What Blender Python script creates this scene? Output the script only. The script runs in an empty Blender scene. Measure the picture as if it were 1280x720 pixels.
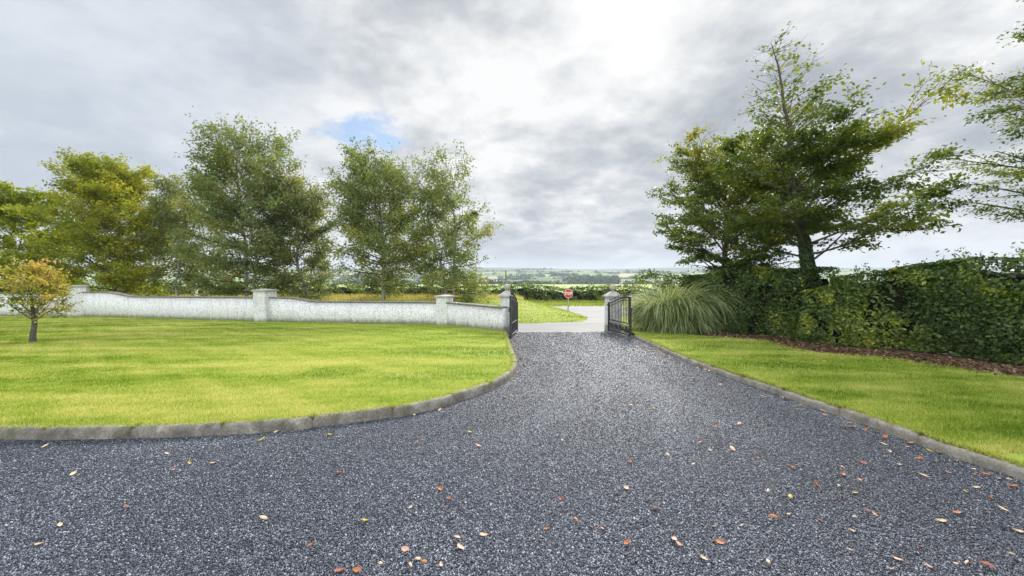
import bpy, bmesh, math, random
import numpy as np
from mathutils import Vector, Matrix

SC = bpy.context.scene
COL = SC.collection
RNG = np.random.default_rng(7)
random.seed(7)
R = math.radians
EYE = 1.6
F = 482.0           # focal length in photo pixels
HOR = 347.0         # horizon row
SLOPE = 0.034       # the drive falls away from the house
PITCH = math.atan((360 - HOR) / F)

# ------------------------------------------------------------------ placing helpers
def ray(u, v):
    xc, yc = (u - 640) / F, -(v - 360) / F
    c, s = math.cos(PITCH), math.sin(PITCH)
    return xc, c + yc * s, -s + yc * c

def G(u, v, h=0.0):
    dx, dy, dz = ray(u, v)
    t = (h - EYE) / (dz + SLOPE * dy)
    return Vector((t * dx, t * dy, EYE + t * dz))

def atd(u, d):
    return (u - 640) / F * d

def zat(v, d):
    return EYE + (HOR - v) / F * d

def S(t):
    t = np.clip(t, 0, 1)
    return t * t * (3 - 2 * t)

KY = [-7000, -60, -20, 0, 42, 46, 60, 100, 300, 430, 700, 950, 1300, 1700, 2200, 2700, 3600, 7000]
KZ = [0.7, 0.7, 0.68, 0, -1.43, -1.25, -2.2, -3.4, -3.6, -6.0, -19, -15, 1, 19, 44, 69, 55, 0]

def gz(x, y):
    x = np.asarray(x, float); y = np.asarray(y, float)
    z = np.interp(y, KY, KZ)
    w = S((y - 450) / 700) * (1 - .3 * S((y - 1700) / 700))
    z = z + w * (5 * np.sin(x * .0017 + 1.2) * np.sin(y * .0021) + (3 + 5 * S((y - 1700) / 700)) * np.sin(x * .0041 + y * .003 + .6))
    y0 = 19 + np.maximum(0, -6 - x) * .28
    b = 1.05 * np.clip((4.3 - x) / 4.2, 0, 1) * S((y - y0) / 7) * (1 - S((y - y0 - 10) / 4))
    return z + b

# ------------------------------------------------------------------ object helpers
def tag(o, label=None, cat=None, group=None, kind=None):
    if label: o['label'] = label
    if cat: o['category'] = cat
    if group: o['group'] = group
    if kind: o['kind'] = kind
    return o

def empty(name, loc, label, cat, group=None):
    o = bpy.data.objects.new(name, None)
    o.empty_display_size = .2
    COL.objects.link(o)
    o.location = loc
    return tag(o, label, cat, group)

def link(name, me, mat=None, parent=None):
    o = bpy.data.objects.new(name, me)
    if mat and not me.materials: me.materials.append(mat)
    COL.objects.link(o)
    if parent:
        o.parent = parent
        o.matrix_parent_inverse = Matrix.Translation(-Vector(parent.location)) if not parent.parent else Matrix.Identity(4)
    return o

def sub(name, me, mat, parent, root):
    """a sub-part whose mesh is in world coordinates"""
    o = bpy.data.objects.new(name, me)
    if mat and not me.materials: me.materials.append(mat)
    COL.objects.link(o)
    o.parent = parent
    return o

def npmesh(name, verts, faces, attr=None, smooth=False):
    """verts (n,3), faces (m,k) all the same k; attr {name: (m,) floats} on faces"""
    verts = np.asarray(verts, np.float32); faces = np.asarray(faces, np.int32)
    me = bpy.data.meshes.new(name)
    m, k = faces.shape
    me.vertices.add(len(verts)); me.vertices.foreach_set('co', verts.ravel())
    me.loops.add(m * k); me.loops.foreach_set('vertex_index', faces.ravel())
    me.polygons.add(m)
    me.polygons.foreach_set('loop_start', np.arange(0, m * k, k, dtype=np.int32))
    me.polygons.foreach_set('loop_total', np.full(m, k, np.int32))
    if smooth: me.polygons.foreach_set('use_smooth', np.ones(m, bool))
    me.update(calc_edges=True)
    if attr:
        for nm, a in attr.items():
            at = me.attributes.new(nm, 'FLOAT', 'FACE')
            at.data.foreach_set('value', np.asarray(a, np.float32))
    return me

def bmm(name, bm, smooth=False, bevel=0):
    if bevel:
        bmesh.ops.bevel(bm, geom=[e for e in bm.edges], offset=bevel, segments=2, affect='EDGES', clamp_overlap=True)
    bmesh.ops.recalc_face_normals(bm, faces=bm.faces)
    me = bpy.data.meshes.new(name)
    bm.to_mesh(me); bm.free()
    if smooth:
        for p in me.polygons: p.use_smooth = True
    return me

def box(bm, c, sx, sy, sz, rz=0.0, taper=1.0):
    """box with bottom centre c"""
    M = Matrix.Translation(c) @ Matrix.Rotation(rz, 4, 'Z')
    vs = []
    for z, k in ((0, 1.0), (sz, taper)):
        for x, y in ((-1, -1), (1, -1), (1, 1), (-1, 1)):
            vs.append(bm.verts.new(M @ Vector((x * sx / 2 * k, y * sy / 2 * k, z))))
    for f in ((3, 2, 1, 0), (4, 5, 6, 7), (0, 1, 5, 4), (1, 2, 6, 5), (2, 3, 7, 6), (3, 0, 4, 7)):
        bm.faces.new([vs[i] for i in f])

def tubes(paths, sides=5):
    """paths: list of (pts (n,3), radii (n,)); returns verts, quads"""
    V, Q = [], []; off = 0
    ang = np.arange(sides) / sides * 2 * np.pi
    ca, sa = np.cos(ang), np.sin(ang)
    for pts, rad in paths:
        pts = np.asarray(pts, float); n = len(pts)
        d = np.gradient(pts, axis=0)
        d /= np.linalg.norm(d, axis=1)[:, None] + 1e-9
        ref = np.where(np.abs(d[:, 2:3]) > .9, np.array([[1., 0, 0]]), np.array([[0, 0, 1.]]))
        a = np.cross(d, ref); a /= np.linalg.norm(a, axis=1)[:, None] + 1e-9
        b = np.cross(d, a)
        ring = pts[:, None] + np.asarray(rad)[:, None, None] * (ca[None, :, None] * a[:, None] + sa[None, :, None] * b[:, None])
        V.append(ring.reshape(-1, 3))
        i = np.arange(n - 1)[:, None] * sides; j = np.arange(sides)[None, :]
        j2 = (j + 1) % sides
        q = np.stack([i + j, i + j2, i + sides + j2, i + sides + j], -1).reshape(-1, 4) + off
        Q.append(q); off += n * sides
    return np.concatenate(V), np.concatenate(Q)

def tube_mesh(name, paths, sides=6, smooth=True):
    v, q = tubes(paths, sides)
    return npmesh(name, v, q, smooth=smooth)

def lathe(name, prof, c, seg=20):
    """prof list of (r, z)"""
    V, Q = [], []
    for r, z in prof:
        for k in range(seg):
            a = 2 * math.pi * k / seg
            V.append((c[0] + r * math.cos(a), c[1] + r * math.sin(a), c[2] + z))
    for i in range(len(prof) - 1):
        for k in range(seg):
            Q.append((i * seg + k, i * seg + (k + 1) % seg, (i + 1) * seg + (k + 1) % seg, (i + 1) * seg + k))
    return npmesh(name, V, Q, smooth=True)

def in_poly(px, py, poly):
    poly = np.asarray(poly)[:, :2]
    inside = np.zeros(len(px), bool)
    j = len(poly) - 1
    for i in range(len(poly)):
        xi, yi = poly[i]; xj, yj = poly[j]
        c = ((yi > py) != (yj > py)) & (px < (xj - xi) * (py - yi) / (yj - yi + 1e-12) + xi)
        inside ^= c; j = i
    return inside

def vnoise(x, y, seed=0, z=0):
    """cheap smooth noise, about -1..1"""
    r = np.random.default_rng(seed)
    out = 0
    for k in range(5):
        a = r.uniform(0, 2 * np.pi); f = r.uniform(.6, 1.7)
        out = out + np.sin((x * np.cos(a) + y * np.sin(a)) * f + z * r.uniform(.5, 1.5) + r.uniform(0, 6))
    return out / 2.6

# ------------------------------------------------------------------ material helpers
class NT:
    def __init__(s, tree):
        s.t = tree; s.n = tree.nodes; s.l = tree.links
    def node(s, typ, **kw):
        n = s.n.new(typ)
        for k, v in kw.items(): setattr(n, k, v)
        return n
    def put(s, sock, val):
        if isinstance(val, bpy.types.NodeSocket): s.l.new(val, sock)
        elif isinstance(val, (tuple, list)):
            if sock.type == 'RGBA' and len(val) == 3: val = (*val, 1)
            sock.default_value = val
        else: sock.default_value = val
    def math(s, op, a, b=0.0, c=None, clamp=False):
        n = s.node('ShaderNodeMath', operation=op, use_clamp=clamp)
        s.put(n.inputs[0], a); s.put(n.inputs[1], b)
        if c is not None: s.put(n.inputs[2], c)
        return n.outputs[0]
    def vmath(s, op, a, b=None, scale=None):
        n = s.node('ShaderNodeVectorMath', operation=op)
        s.put(n.inputs[0], a)
        if b is not None: s.put(n.inputs[1], b)
        if scale is not None: s.put(n.inputs['Scale'], scale)
        return n.outputs['Value'] if op in ('DOT_PRODUCT', 'LENGTH') else n.outputs[0]
    def mix(s, f, a, b, mode='MIX'):
        n = s.node('ShaderNodeMix', data_type='RGBA', blend_type=mode)
        s.put(n.inputs[0], f); s.put(n.inputs[6], a); s.put(n.inputs[7], b)
        return n.outputs[2]
    def ramp(s, f, stops, interp='LINEAR'):
        n = s.node('ShaderNodeValToRGB'); cr = n.color_ramp; cr.interpolation = interp
        while len(cr.elements) < len(stops): cr.elements.new(.5)
        for e, (p, c) in zip(cr.elements, stops):
            e.position = p; e.color = (*c, 1) if len(c) == 3 else c
        s.put(n.inputs[0], f)
        return n.outputs[0]
    def smooth(s, x, lo, hi):
        n = s.node('ShaderNodeMapRange', interpolation_type='SMOOTHSTEP', clamp=True)
        s.put(n.inputs[0], x); s.put(n.inputs[1], lo); s.put(n.inputs[2], hi)
        return n.outputs[0]
    def noise(s, vec, scale, detail=3, rough=.55, dist=0.0):
        n = s.node('ShaderNodeTexNoise')
        s.put(n.inputs['Vector'], vec); n.inputs['Scale'].default_value = scale
        n.inputs['Detail'].default_value = detail; n.inputs['Roughness'].default_value = rough
        n.inputs['Distortion'].default_value = dist
        return n.outputs['Fac']
    def voro(s, vec, scale, feature='F1', rnd=1.0):
        n = s.node('ShaderNodeTexVoronoi', feature=feature)
        s.put(n.inputs['Vector'], vec); n.inputs['Scale'].default_value = scale
        n.inputs['Randomness'].default_value = rnd
        return n
    def bump(s, h, strength=.5, dist=.01):
        n = s.node('ShaderNodeBump')
        s.put(n.inputs['Height'], h); n.inputs['Strength'].default_value = strength; n.inputs['Distance'].default_value = dist
        return n.outputs[0]
    def pos(s):
        return s.node('ShaderNodeNewGeometry').outputs['Position']
    def scaled(s, vec, sc):
        return s.vmath('MULTIPLY', vec, sc)

def material(name):
    m = bpy.data.materials.new(name); m.use_nodes = True
    t = NT(m.node_tree)
    return m, t, t.n['Principled BSDF']

def plain(name, col, rough=.6, metal=0, var=.25, vscale=6, bump=0.0, spec=.4):
    m, t, b = material(name)
    p = t.pos()
    n = t.noise(p, vscale, 5, .6)
    k = t.math('MULTIPLY_ADD', n, var * 2, 1 - var)
    t.put(b.inputs['Base Color'], t.mix(1.0, (*col, 1), k, 'MULTIPLY'))
    b.inputs['Roughness'].default_value = rough; b.inputs['Metallic'].default_value = metal
    b.inputs['Specular IOR Level'].default_value = spec
    if bump: t.put(b.inputs['Normal'], t.bump(t.noise(p, vscale * 8, 4, .6), .6, bump))
    return m

def leafmat(name, stops, trans=.35, rough=.5, spec=.35, tcol=None):
    m, t, b = material(name)
    a = t.node('ShaderNodeAttribute', attribute_name='tint').outputs['Fac']
    c = t.ramp(a, stops)
    t.put(b.inputs['Base Color'], c)
    b.inputs['Roughness'].default_value = rough; b.inputs['Specular IOR Level'].default_value = spec
    tr = t.node('ShaderNodeBsdfTranslucent')
    t.put(tr.inputs[0], t.mix(1.0, c, tcol or (1.25, 1.2, .6, 1), 'MULTIPLY'))
    mx = t.node('ShaderNodeMixShader'); mx.inputs[0].default_value = trans
    t.l.new(b.outputs[0], mx.inputs[1]); t.l.new(tr.outputs[0], mx.inputs[2])
    t.l.new(mx.outputs[0], t.n['Material Output'].inputs[0])
    return m

# ------------------------------------------------------------------ materials
M = {}
def mk_gravel():
    m, t, b = material('gravel_chippings')
    p = t.pos()
    v = t.voro(p, 78)
    v2 = t.voro(p, 125)
    sep = t.node('ShaderNodeSeparateColor'); t.l.new(v.outputs['Color'], sep.inputs[0])
    sep2 = t.node('ShaderNodeSeparateColor'); t.l.new(v2.outputs['Color'], sep2.inputs[0])
    c1 = t.ramp(sep.outputs[0], [(0, (.014, .017, .026)), (.38, (.036, .044, .066)), (.65, (.10, .113, .14)), (.86, (.24, .26, .285)), (1, (.48, .49, .50))])
    c2 = t.ramp(sep2.outputs[0], [(0, (.014, .018, .03)), (.5, (.04, .049, .072)), (.85, (.11, .125, .155)), (1, (.32, .34, .36))])
    c = t.mix(.45, c1, c2)
    gap = t.smooth(v.outputs['Distance'], .55, .9)
    c = t.mix(gap, c, (.010, .012, .02, 1))
    # dustier where wheels have run
    big = t.noise(t.scaled(p, (.8, .28, 1)), 1.0, 3, .5, .6)
    c = t.mix(t.math('MULTIPLY', t.smooth(big, .45, .7), .15), c, (.17, .175, .185, 1))
    t.put(b.inputs['Base Color'], c)
    b.inputs['Roughness'].default_value = .55
    h = t.math('ADD', t.math('MULTIPLY', t.math('SUBTRACT', 1.0, v.outputs['Distance']), sep.outputs[1]), t.math('MULTIPLY', t.math('SUBTRACT', 1.0, v2.outputs['Distance']), .5))
    t.put(b.inputs['Normal'], t.bump(h, 1.0, .018))
    return m
M['gravel'] = mk_gravel()

def mk_chip():
    m, t, b = material('stone_chip')
    a = t.node('ShaderNodeAttribute', attribute_name='tint').outputs['Fac']
    c = t.ramp(a, [(0, (.011, .014, .024)), (.36, (.036, .045, .070)), (.60, (.125, .147, .192)), (.82, (.31, .34, .39)), (1, (.60, .62, .65))])
    t.put(b.inputs['Base Color'], c); b.inputs['Roughness'].default_value = .5
    return m
M['chip'] = mk_chip()

def mk_lawn():
    m, t, b = material('lawn_turf')
    p = t.pos()
    n1 = t.noise(t.scaled(p, (.35, 1.5, 1)), 1.3, 5, .65, .3)
    n2 = t.noise(p, 16, 4, .7)
    n3 = t.noise(p, 120, 2, .6)
    f = t.math('ADD', t.math('MULTIPLY', n1, .75), t.math('MULTIPLY', n2, .25))
    c = t.ramp(f, [(.30, (.14, .225, .02)), (.46, (.23, .31, .032)), (.58, (.32, .36, .07)), (.70, (.43, .42, .14))])
    c = t.mix(t.smooth(n3, .52, .68), c, (.12, .19, .018, 1))
    t.put(b.inputs['Base Color'], c); b.inputs['Roughness'].default_value = .8
    b.inputs['Specular IOR Level'].default_value = .15
    t.put(b.inputs['Normal'], t.bump(n3, .6, .02))
    return m
M['lawn'] = mk_lawn()
M['blade'] = leafmat('grass_blade', [(0, (.11, .19, .016)), (.28, (.24, .34, .04)), (.52, (.37, .43, .095)), (.76, (.54, .53, .19)), (1, (.66, .58, .28))], .35, .6, .2, (1.2, 1.15, .6, 1))
M['straw'] = leafmat('dry_grass_blade', [(0, (.22, .30, .03)), (.35, (.38, .40, .06)), (.6, (.50, .44, .14)), (1, (.62, .50, .26))], .3, .7, .2)

def mk_ground():
    m, t, b = material('field_ground')
    p = t.pos()
    sx = t.node('ShaderNodeSeparateXYZ'); t.l.new(p, sx.inputs[0])
    near = t.ramp(t.noise(t.scaled(p, (.5, 1, 1)), .9, 5, .6), [(.3, (.16, .23, .03)), (.5, (.24, .27, .05)), (.7, (.36, .31, .12))])
    q = t.vmath('ADD', t.scaled(p, (.0052, .0024, 0)), (3.3, 1.7, 0))
    v = t.voro(q, 1.0, 'F1', .85)
    ve = t.voro(q, 1.0, 'DISTANCE_TO_EDGE', .85)
    sep = t.node('ShaderNodeSeparateColor'); t.l.new(v.outputs['Color'], sep.inputs[0])
    far = t.ramp(sep.outputs[0], [(0, (.10, .20, .04)), (.22, (.17, .30, .06)), (.40, (.24, .32, .09)), (.55, (.13, .22, .05)), (.68, (.36, .31, .17)), (.80, (.20, .30, .07)), (.93, (.05, .085, .03))], 'CONSTANT')
    far = t.mix(t.math('MULTIPLY', t.noise(p, .02, 4, .6), .5), far, (.14, .2, .06, 1))
    far = t.mix(t.smooth(ve.outputs['Distance'], .055, .03), far, (.035, .06, .025, 1))
    # moor on the hilltop, bright pasture just over the hedge
    moor = t.ramp(t.noise(t.scaled(p, (.004, .002, 0)), 1.5, 6, .65), [(.35, (.035, .055, .035)), (.6, (.07, .09, .05)), (.75, (.13, .16, .08))])
    wob = t.math('ADD', sx.outputs[1], t.math('MULTIPLY', t.noise(t.scaled(p, (.003, .003, 0)), 1.0, 3), 500))
    far = t.mix(t.math('MULTIPLY', t.smooth(wob, 2150, 2550), .8), far, moor)
    far = t.mix(t.smooth(sx.outputs[1], 400, 380), far, t.mix(t.noise(p, .05, 4), (.26, .36, .09, 1), (.36, .40, .15, 1)))
    t.put(b.inputs['Base Color'], t.mix(t.smooth(sx.outputs[1], 48, 60), near, far))
    b.inputs['Roughness'].default_value = .9; b.inputs['Specular IOR Level'].default_value = .1
    return m
M['ground'] = mk_ground()

def mk_tarmac():
    m, t, b = material('worn_tarmac')
    p = t.pos()
    n = t.noise(t.scaled(p, (.35, 1.2, 1)), 1.1, 5, .6, .4)
    c = t.ramp(n, [(.3, (.095, .095, .10)), (.5, (.15, .15, .155)), (.7, (.22, .22, .22))])
    c = t.mix(t.math('MULTIPLY', t.noise(p, 90, 2), .5), c, (.12, .12, .13, 1))
    t.put(b.inputs['Base Color'], c); b.inputs['Roughness'].default_value = .8
    t.put(b.inputs['Normal'], t.bump(t.noise(p, 140, 2), .4, .006))
    return m
M['tarmac'] = mk_tarmac()

def mk_roughcast():
    m, t, b = material('white_roughcast')
    p = t.pos()
    v = t.voro(p, 38)
    sep = t.node('ShaderNodeSeparateColor'); t.l.new(v.outputs['Color'], sep.inputs[0])
    c = t.ramp(sep.outputs[0], [(0, (.36, .365, .37)), (.18, (.63, .635, .64)), (.5, (.75, .755, .76)), (1, (.83, .83, .83))])
    n = t.noise(t.scaled(p, (1, 1, .5)), 3.2, 5, .65)
    c = t.mix(t.math('MULTIPLY', t.smooth(n, .5, .72), .5), c, (.46, .47, .46, 1))
    sp = t.noise(p, 15, 4, .75)
    c = t.mix(t.math('MULTIPLY', t.smooth(sp, .54, .66), .7), c, (.27, .27, .28, 1))
    streak = t.noise(t.scaled(p, (9, 9, .6)), 1.0, 3, .6)
    c = t.mix(t.math('MULTIPLY', t.smooth(streak, .55, .72), .45), c, (.33, .32, .31, 1))
    sx = t.node('ShaderNodeSeparateXYZ'); t.l.new(p, sx.inputs[0])
    hg = t.math('MULTIPLY_ADD', sx.outputs[1], SLOPE, sx.outputs[2])       # height over the lawn
    sp_ = t.math('ADD', hg, t.math('MULTIPLY', t.noise(t.scaled(p, (3, 3, 1)), 1.6, 5, .7), -.45))
    c = t.mix(t.math('MULTIPLY', t.smooth(sp_, .12, -.12), .75), c, (.20, .20, .14, 1))
    t.put(b.inputs['Base Color'], c); b.inputs['Roughness'].default_value = .85
    b.inputs['Specular IOR Level'].default_value = .2
    t.put(b.inputs['Normal'], t.bump(t.math('SUBTRACT', 1.0, v.outputs['Distance']), .8, .012))
    return m
M['roughcast'] = mk_roughcast()

def mk_concrete(name, cols, moss=.3):
    m, t, b = material(name)
    p = t.pos()
    n = t.noise(p, 5, 6, .65); n2 = t.noise(p, 45, 4, .7)
    c = t.ramp(t.math('ADD', t.math('MULTIPLY', n, .6), t.math('MULTIPLY', n2, .4)), [(.33, cols[0]), (.5, cols[1]), (.66, cols[2])])
    c = t.mix(t.math('MULTIPLY', t.smooth(t.noise(p, 2.6, 5, .7), .52, .7), moss), c, (.09, .10, .04, 1))
    t.put(b.inputs['Base Color'], c); b.inputs['Roughness'].default_value = .85
    t.put(b.inputs['Normal'], t.bump(n2, .7, .008))
    return m
M['kerb'] = mk_concrete('kerb_concrete', [(.065, .058, .045), (.19, .175, .145), (.40, .375, .32)], .8)
M['kerb_pale'] = mk_concrete('pale_kerb_concrete', [(.11, .10, .08), (.25, .23, .19), (.42, .395, .34)], .6)
M['coping'] = mk_concrete('coping_concrete', [(.11, .10, .09), (.20, .185, .165), (.30, .28, .25)], .4)
M['capstone'] = mk_concrete('cap_concrete', [(.24, .235, .21), (.38, .37, .34), (.50, .49, .45)], .3)
M['soil'] = mk_concrete('leaf_mould', [(.045, .026, .016), (.09, .052, .032), (.15, .095, .06)], 0)
M['iron'] = plain('black_iron', (.022, .023, .027), .42, .0, .4, 14, .002, .6)
M['greymetal'] = plain('galvanised_steel', (.42, .43, .44), .45, .6, .15, 8)
M['bark_birch'] = mk_concrete('birch_bark', [(.10, .09, .08), (.30, .28, .25), (.55, .53, .49)], .2)
M['bark_dark'] = mk_concrete('beech_bark', [(.045, .04, .033), (.085, .075, .062), (.14, .125, .105)], .5)
M['bark_twig'] = plain('twig_bark', (.07, .052, .04), .8, 0, .3, 8)
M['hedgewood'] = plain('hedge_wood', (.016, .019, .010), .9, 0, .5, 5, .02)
M['pole'] = plain('weathered_pole', (.16, .15, .14), .8, 0, .3, 3)

GREENS = dict(
    birch=[(0, (.068, .11, .034)), (.35, (.125, .178, .06)), (.65, (.20, .25, .09)), (.85, (.31, .32, .09)), (1, (.40, .34, .08))],
    birchgrey=[(0, (.075, .11, .045)), (.35, (.135, .175, .07)), (.65, (.21, .245, .10)), (.85, (.27, .30, .12)), (1, (.36, .32, .11))],
    olive=[(0, (.10, .15, .018)), (.35, (.20, .245, .026)), (.65, (.32, .34, .035)), (.88, (.44, .41, .05)), (1, (.48, .40, .06))],
    lime=[(0, (.10, .155, .015)), (.4, (.21, .27, .024)), (.75, (.34, .38, .04)), (1, (.42, .42, .06))],
    beech=[(0, (.042, .080, .016)), (.35, (.105, .165, .027)), (.58, (.21, .25, .036)), (.80, (.38, .36, .05)), (1, (.48, .37, .06))],
    hedge=[(0, (.030, .058, .016)), (.30, (.062, .115, .024)), (.58, (.13, .205, .034)), (.80, (.27, .33, .05)), (1, (.52, .48, .08))],
    russet=[(0, (.13, .19, .03)), (.25, (.27, .30, .045)), (.5, (.46, .40, .09)), (.75, (.60, .44, .16)), (1, (.60, .36, .22))],
    far=[(0, (.03, .055, .025)), (.5, (.065, .10, .04)), (1, (.12, .16, .06))],
    pampas=[(0, (.09, .17, .05)), (.4, (.22, .32, .13)), (.75, (.44, .50, .28)), (1, (.66, .64, .45))],
    ivy=[(0, (.02, .045, .014)), (.6, (.05, .10, .024)), (1, (.11, .17, .04))],
    litter=[(0, (.06, .036, .022)), (.5, (.15, .088, .054)), (.85, (.30, .20, .13)), (1, (.50, .36, .24))],
)
for k, v in GREENS.items():
    M['leaf_' + k] = leafmat('leaf_' + k, v, .22 if k in ('hedge', 'ivy', 'litter', 'far') else .48, .42 if k in ('hedge', 'beech', 'ivy') else .6,
                             .5 if k in ('hedge', 'ivy') else .3)

# ------------------------------------------------------------------ camera
cam = bpy.data.cameras.new('camera')
cam.sensor_fit = 'HORIZONTAL'; cam.sensor_width = 36; cam.lens = 36 * F / 1280
cam.clip_end = 20000; cam.clip_start = .05
co = bpy.data.objects.new('camera', cam); COL.objects.link(co)
co.location = (0, 0, EYE); co.rotation_euler = (math.pi / 2 - PITCH, 0, 0)
SC.camera = co

# ------------------------------------------------------------------ sky and sun
SUN_EL, SUN_AZ = R(31), R(17)
SUND = (math.sin(SUN_AZ) * math.cos(SUN_EL), math.cos(SUN_AZ) * math.cos(SUN_EL), math.sin(SUN_EL))
EXPOSURE = 1.6
w = bpy.data.worlds.new('World'); SC.world = w; w.use_nodes = True
t = NT(w.node_tree)
bgA = t.n['Background']
sky = t.node('ShaderNodeTexSky', sky_type='NISHITA', sun_disc=False)
sky.sun_elevation = SUN_EL; sky.sun_rotation = SUN_AZ; sky.altitude = 100; sky.air_density = 1; sky.dust_density = .3
t.l.new(sky.outputs[0], bgA.inputs[0]); bgA.inputs[1].default_value = .05
d = t.node('ShaderNodeTexCoord').outputs['Generated']
d = t.vmath('NORMALIZE', d)
sx = t.node('ShaderNodeSeparateXYZ'); t.l.new(d, sx.inputs[0])
zc = t.math('MAXIMUM', sx.outputs[2], 0.0)
den = t.math('ADD', zc, .24)
inv = t.math('DIVIDE', 1.0, den)
q = t.vmath('SCALE', d, scale=inv)
q = t.scaled(q, (1, 1, .0))
n1 = t.noise(t.vmath('ADD', q, (4.2, 1.3, 0)), .55, 8, .52, .15)
n2 = t.noise(t.vmath('ADD', q, (9.1, 3.7, 2.0)), 1.9, 9, .58, .12)
n3 = t.noise(t.vmath('ADD', q, (1.7, 7.9, 5.0)), 5.2, 9, .62, .15)
n = t.math('ADD', t.math('ADD', t.math('MULTIPLY', n1, .38), t.math('MULTIPLY', n2, .41)), t.math('MULTIPLY', n3, .21))
sdot = t.math('MAXIMUM', t.vmath('DOT_PRODUCT', d, SUND), 0.0)
g1 = t.math('POWER', sdot, 9.0); g2 = t.math('POWER', sdot, 55.0)
nn = t.math('ADD', n, t.math('ADD', t.math('MULTIPLY', g1, .0), t.math('MULTIPLY', g2, .042)))
cl = t.ramp(nn, [(.415, (.44, .475, .52)), (.458, (.54, .575, .62)), (.492, (.66, .69, .72)), (.522, (.80, .82, .835)), (.57, (.98, .98, .98))])
cl = t.mix(t.math('MULTIPLY', t.math('POWER', sdot, 160.0), .4), cl, (1.15, 1.13, 1.10, 1))
# pale band over the hills, bluer thin cloud on the left
cl = t.mix(t.math('MULTIPLY', t.smooth(sx.outputs[2], .16, .0), .55), cl, (.62, .66, .70, 1))
left = t.smooth(t.vmath('DOT_PRODUCT', d, (-.78, .52, .34)), .80, 1.0)
cl = t.mix(t.math('MULTIPLY', left, .65), cl, (.58, .66, .76, 1))
# extra sky brightness added overhead and behind, out of frame, to light the ground
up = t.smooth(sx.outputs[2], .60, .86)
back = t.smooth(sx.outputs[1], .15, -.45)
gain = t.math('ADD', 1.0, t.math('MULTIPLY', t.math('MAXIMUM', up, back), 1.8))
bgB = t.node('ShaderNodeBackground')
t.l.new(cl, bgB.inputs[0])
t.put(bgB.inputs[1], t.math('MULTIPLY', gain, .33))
# the small hole of blue sky
hx, hy, hz = ray(446, 160); hl = math.sqrt(hx * hx + hy * hy + hz * hz)
hd = t.vmath('SUBTRACT', d, (hx / hl, hy / hl, hz / hl))
hd = t.vmath('LENGTH', t.scaled(hd, (1.0, 1.0, 1.7)))
hm = t.math('ADD', hd, t.math('MULTIPLY', t.math('SUBTRACT', n2, .5), .22))
hm = t.math('ADD', hm, t.math('MULTIPLY', t.math('SUBTRACT', n3, .5), .30))
hole = t.math('MULTIPLY', t.smooth(hm, .10, .02), .9)
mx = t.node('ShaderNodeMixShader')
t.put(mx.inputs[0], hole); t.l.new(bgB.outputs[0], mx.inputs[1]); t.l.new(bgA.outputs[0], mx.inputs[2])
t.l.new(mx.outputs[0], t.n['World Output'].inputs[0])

sl = bpy.data.lights.new('sun', 'SUN'); sl.energy = 2.0; sl.angle = R(15); sl.color = (1, .95, .87)
so = bpy.data.objects.new('sun', sl); COL.objects.link(so)
so.rotation_euler = Vector(SUND).to_track_quat('Z', 'Y').to_euler(); so.location = (5, 20, 30)

vs = SC.view_settings
vs.view_transform = 'Standard'; vs.look = 'None'; vs.exposure = EXPOSURE; vs.gamma = 1; vs.use_curve_mapping = False
SC.cycles.use_denoising = True
SC.cycles.max_bounces = 8; SC.cycles.transparent_max_bounces = 8
SC.cycles.volume_bounces = 0; SC.cycles.sample_clamp_indirect = 6

# ------------------------------------------------------------------ ground sheet
rr = list(np.arange(0, 62, .7)[1:])
while rr[-1] < 6600: rr.append(rr[-1] * 1.035)
rr = np.array(rr); NS = 288
aa = np.arange(NS) / NS * 2 * np.pi
gx = np.concatenate([[0], (rr[:, None] * np.cos(aa)).ravel()]); gy = np.concatenate([[0], (rr[:, None] * np.sin(aa)).ravel()])
gv = np.stack([gx, gy, gz(gx, gy) - .05], 1)
i = np.arange(len(rr) - 1)[:, None]; j = np.arange(NS)[None, :]; j2 = (j + 1) % NS
gq = np.stack([1 + i * NS + j, 1 + (i + 1) * NS + j, 1 + (i + 1) * NS + j2, 1 + i * NS + j2], -1).reshape(-1, 4)
o = link('terrain', npmesh('terrain', gv, gq, smooth=True), M['ground']); tag(o, kind='structure')

def flat_sheet(name, poly, h, mat):
    bm = bmesh.new()
    vv = [bm.verts.new((p[0], p[1], -SLOPE * p[1] + h)) for p in poly]
    f = bm.faces.new(vv)
    if f.normal.z < 0: bmesh.ops.reverse_faces(bm, faces=[f])
    bmesh.ops.triangulate(bm, faces=bm.faces[:])
    bm.normal_update()
    for f in bm.faces:
        if f.normal.z < 0: f.normal_flip()
    me = bpy.data.meshes.new(name); bm.to_mesh(me); bm.free()
    return tag(link(name, me, mat), kind='structure')

# gravel drive with a ragged far edge at the gate line
edge = [(x, 14.5 + .10 * math.sin(x * 3.1) + random.uniform(-.07, .07)) for x in np.arange(9.0, -8.01, -.15)]
grav_poly = [(-26, -8), (22, -8), (22, 14.2), (12, 14.6)] + edge + [(-12, 14.2), (-26, 14.2)]
flat_sheet('gravel_drive', grav_poly, .0, M['gravel'])
flat_sheet('tarmac_apron', [(-9, 13.8), (4.3, 13.8), (4.35, 16), (5.0, 20), (8.0, 27), (14, 33.5), (-9, 33.5)], -.012, M['tarmac'])
flat_sheet('road', [(-90, 32.2), (90, 32.2), (90, 39.6), (-90, 39.6)], -.006, M['tarmac'])

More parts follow.
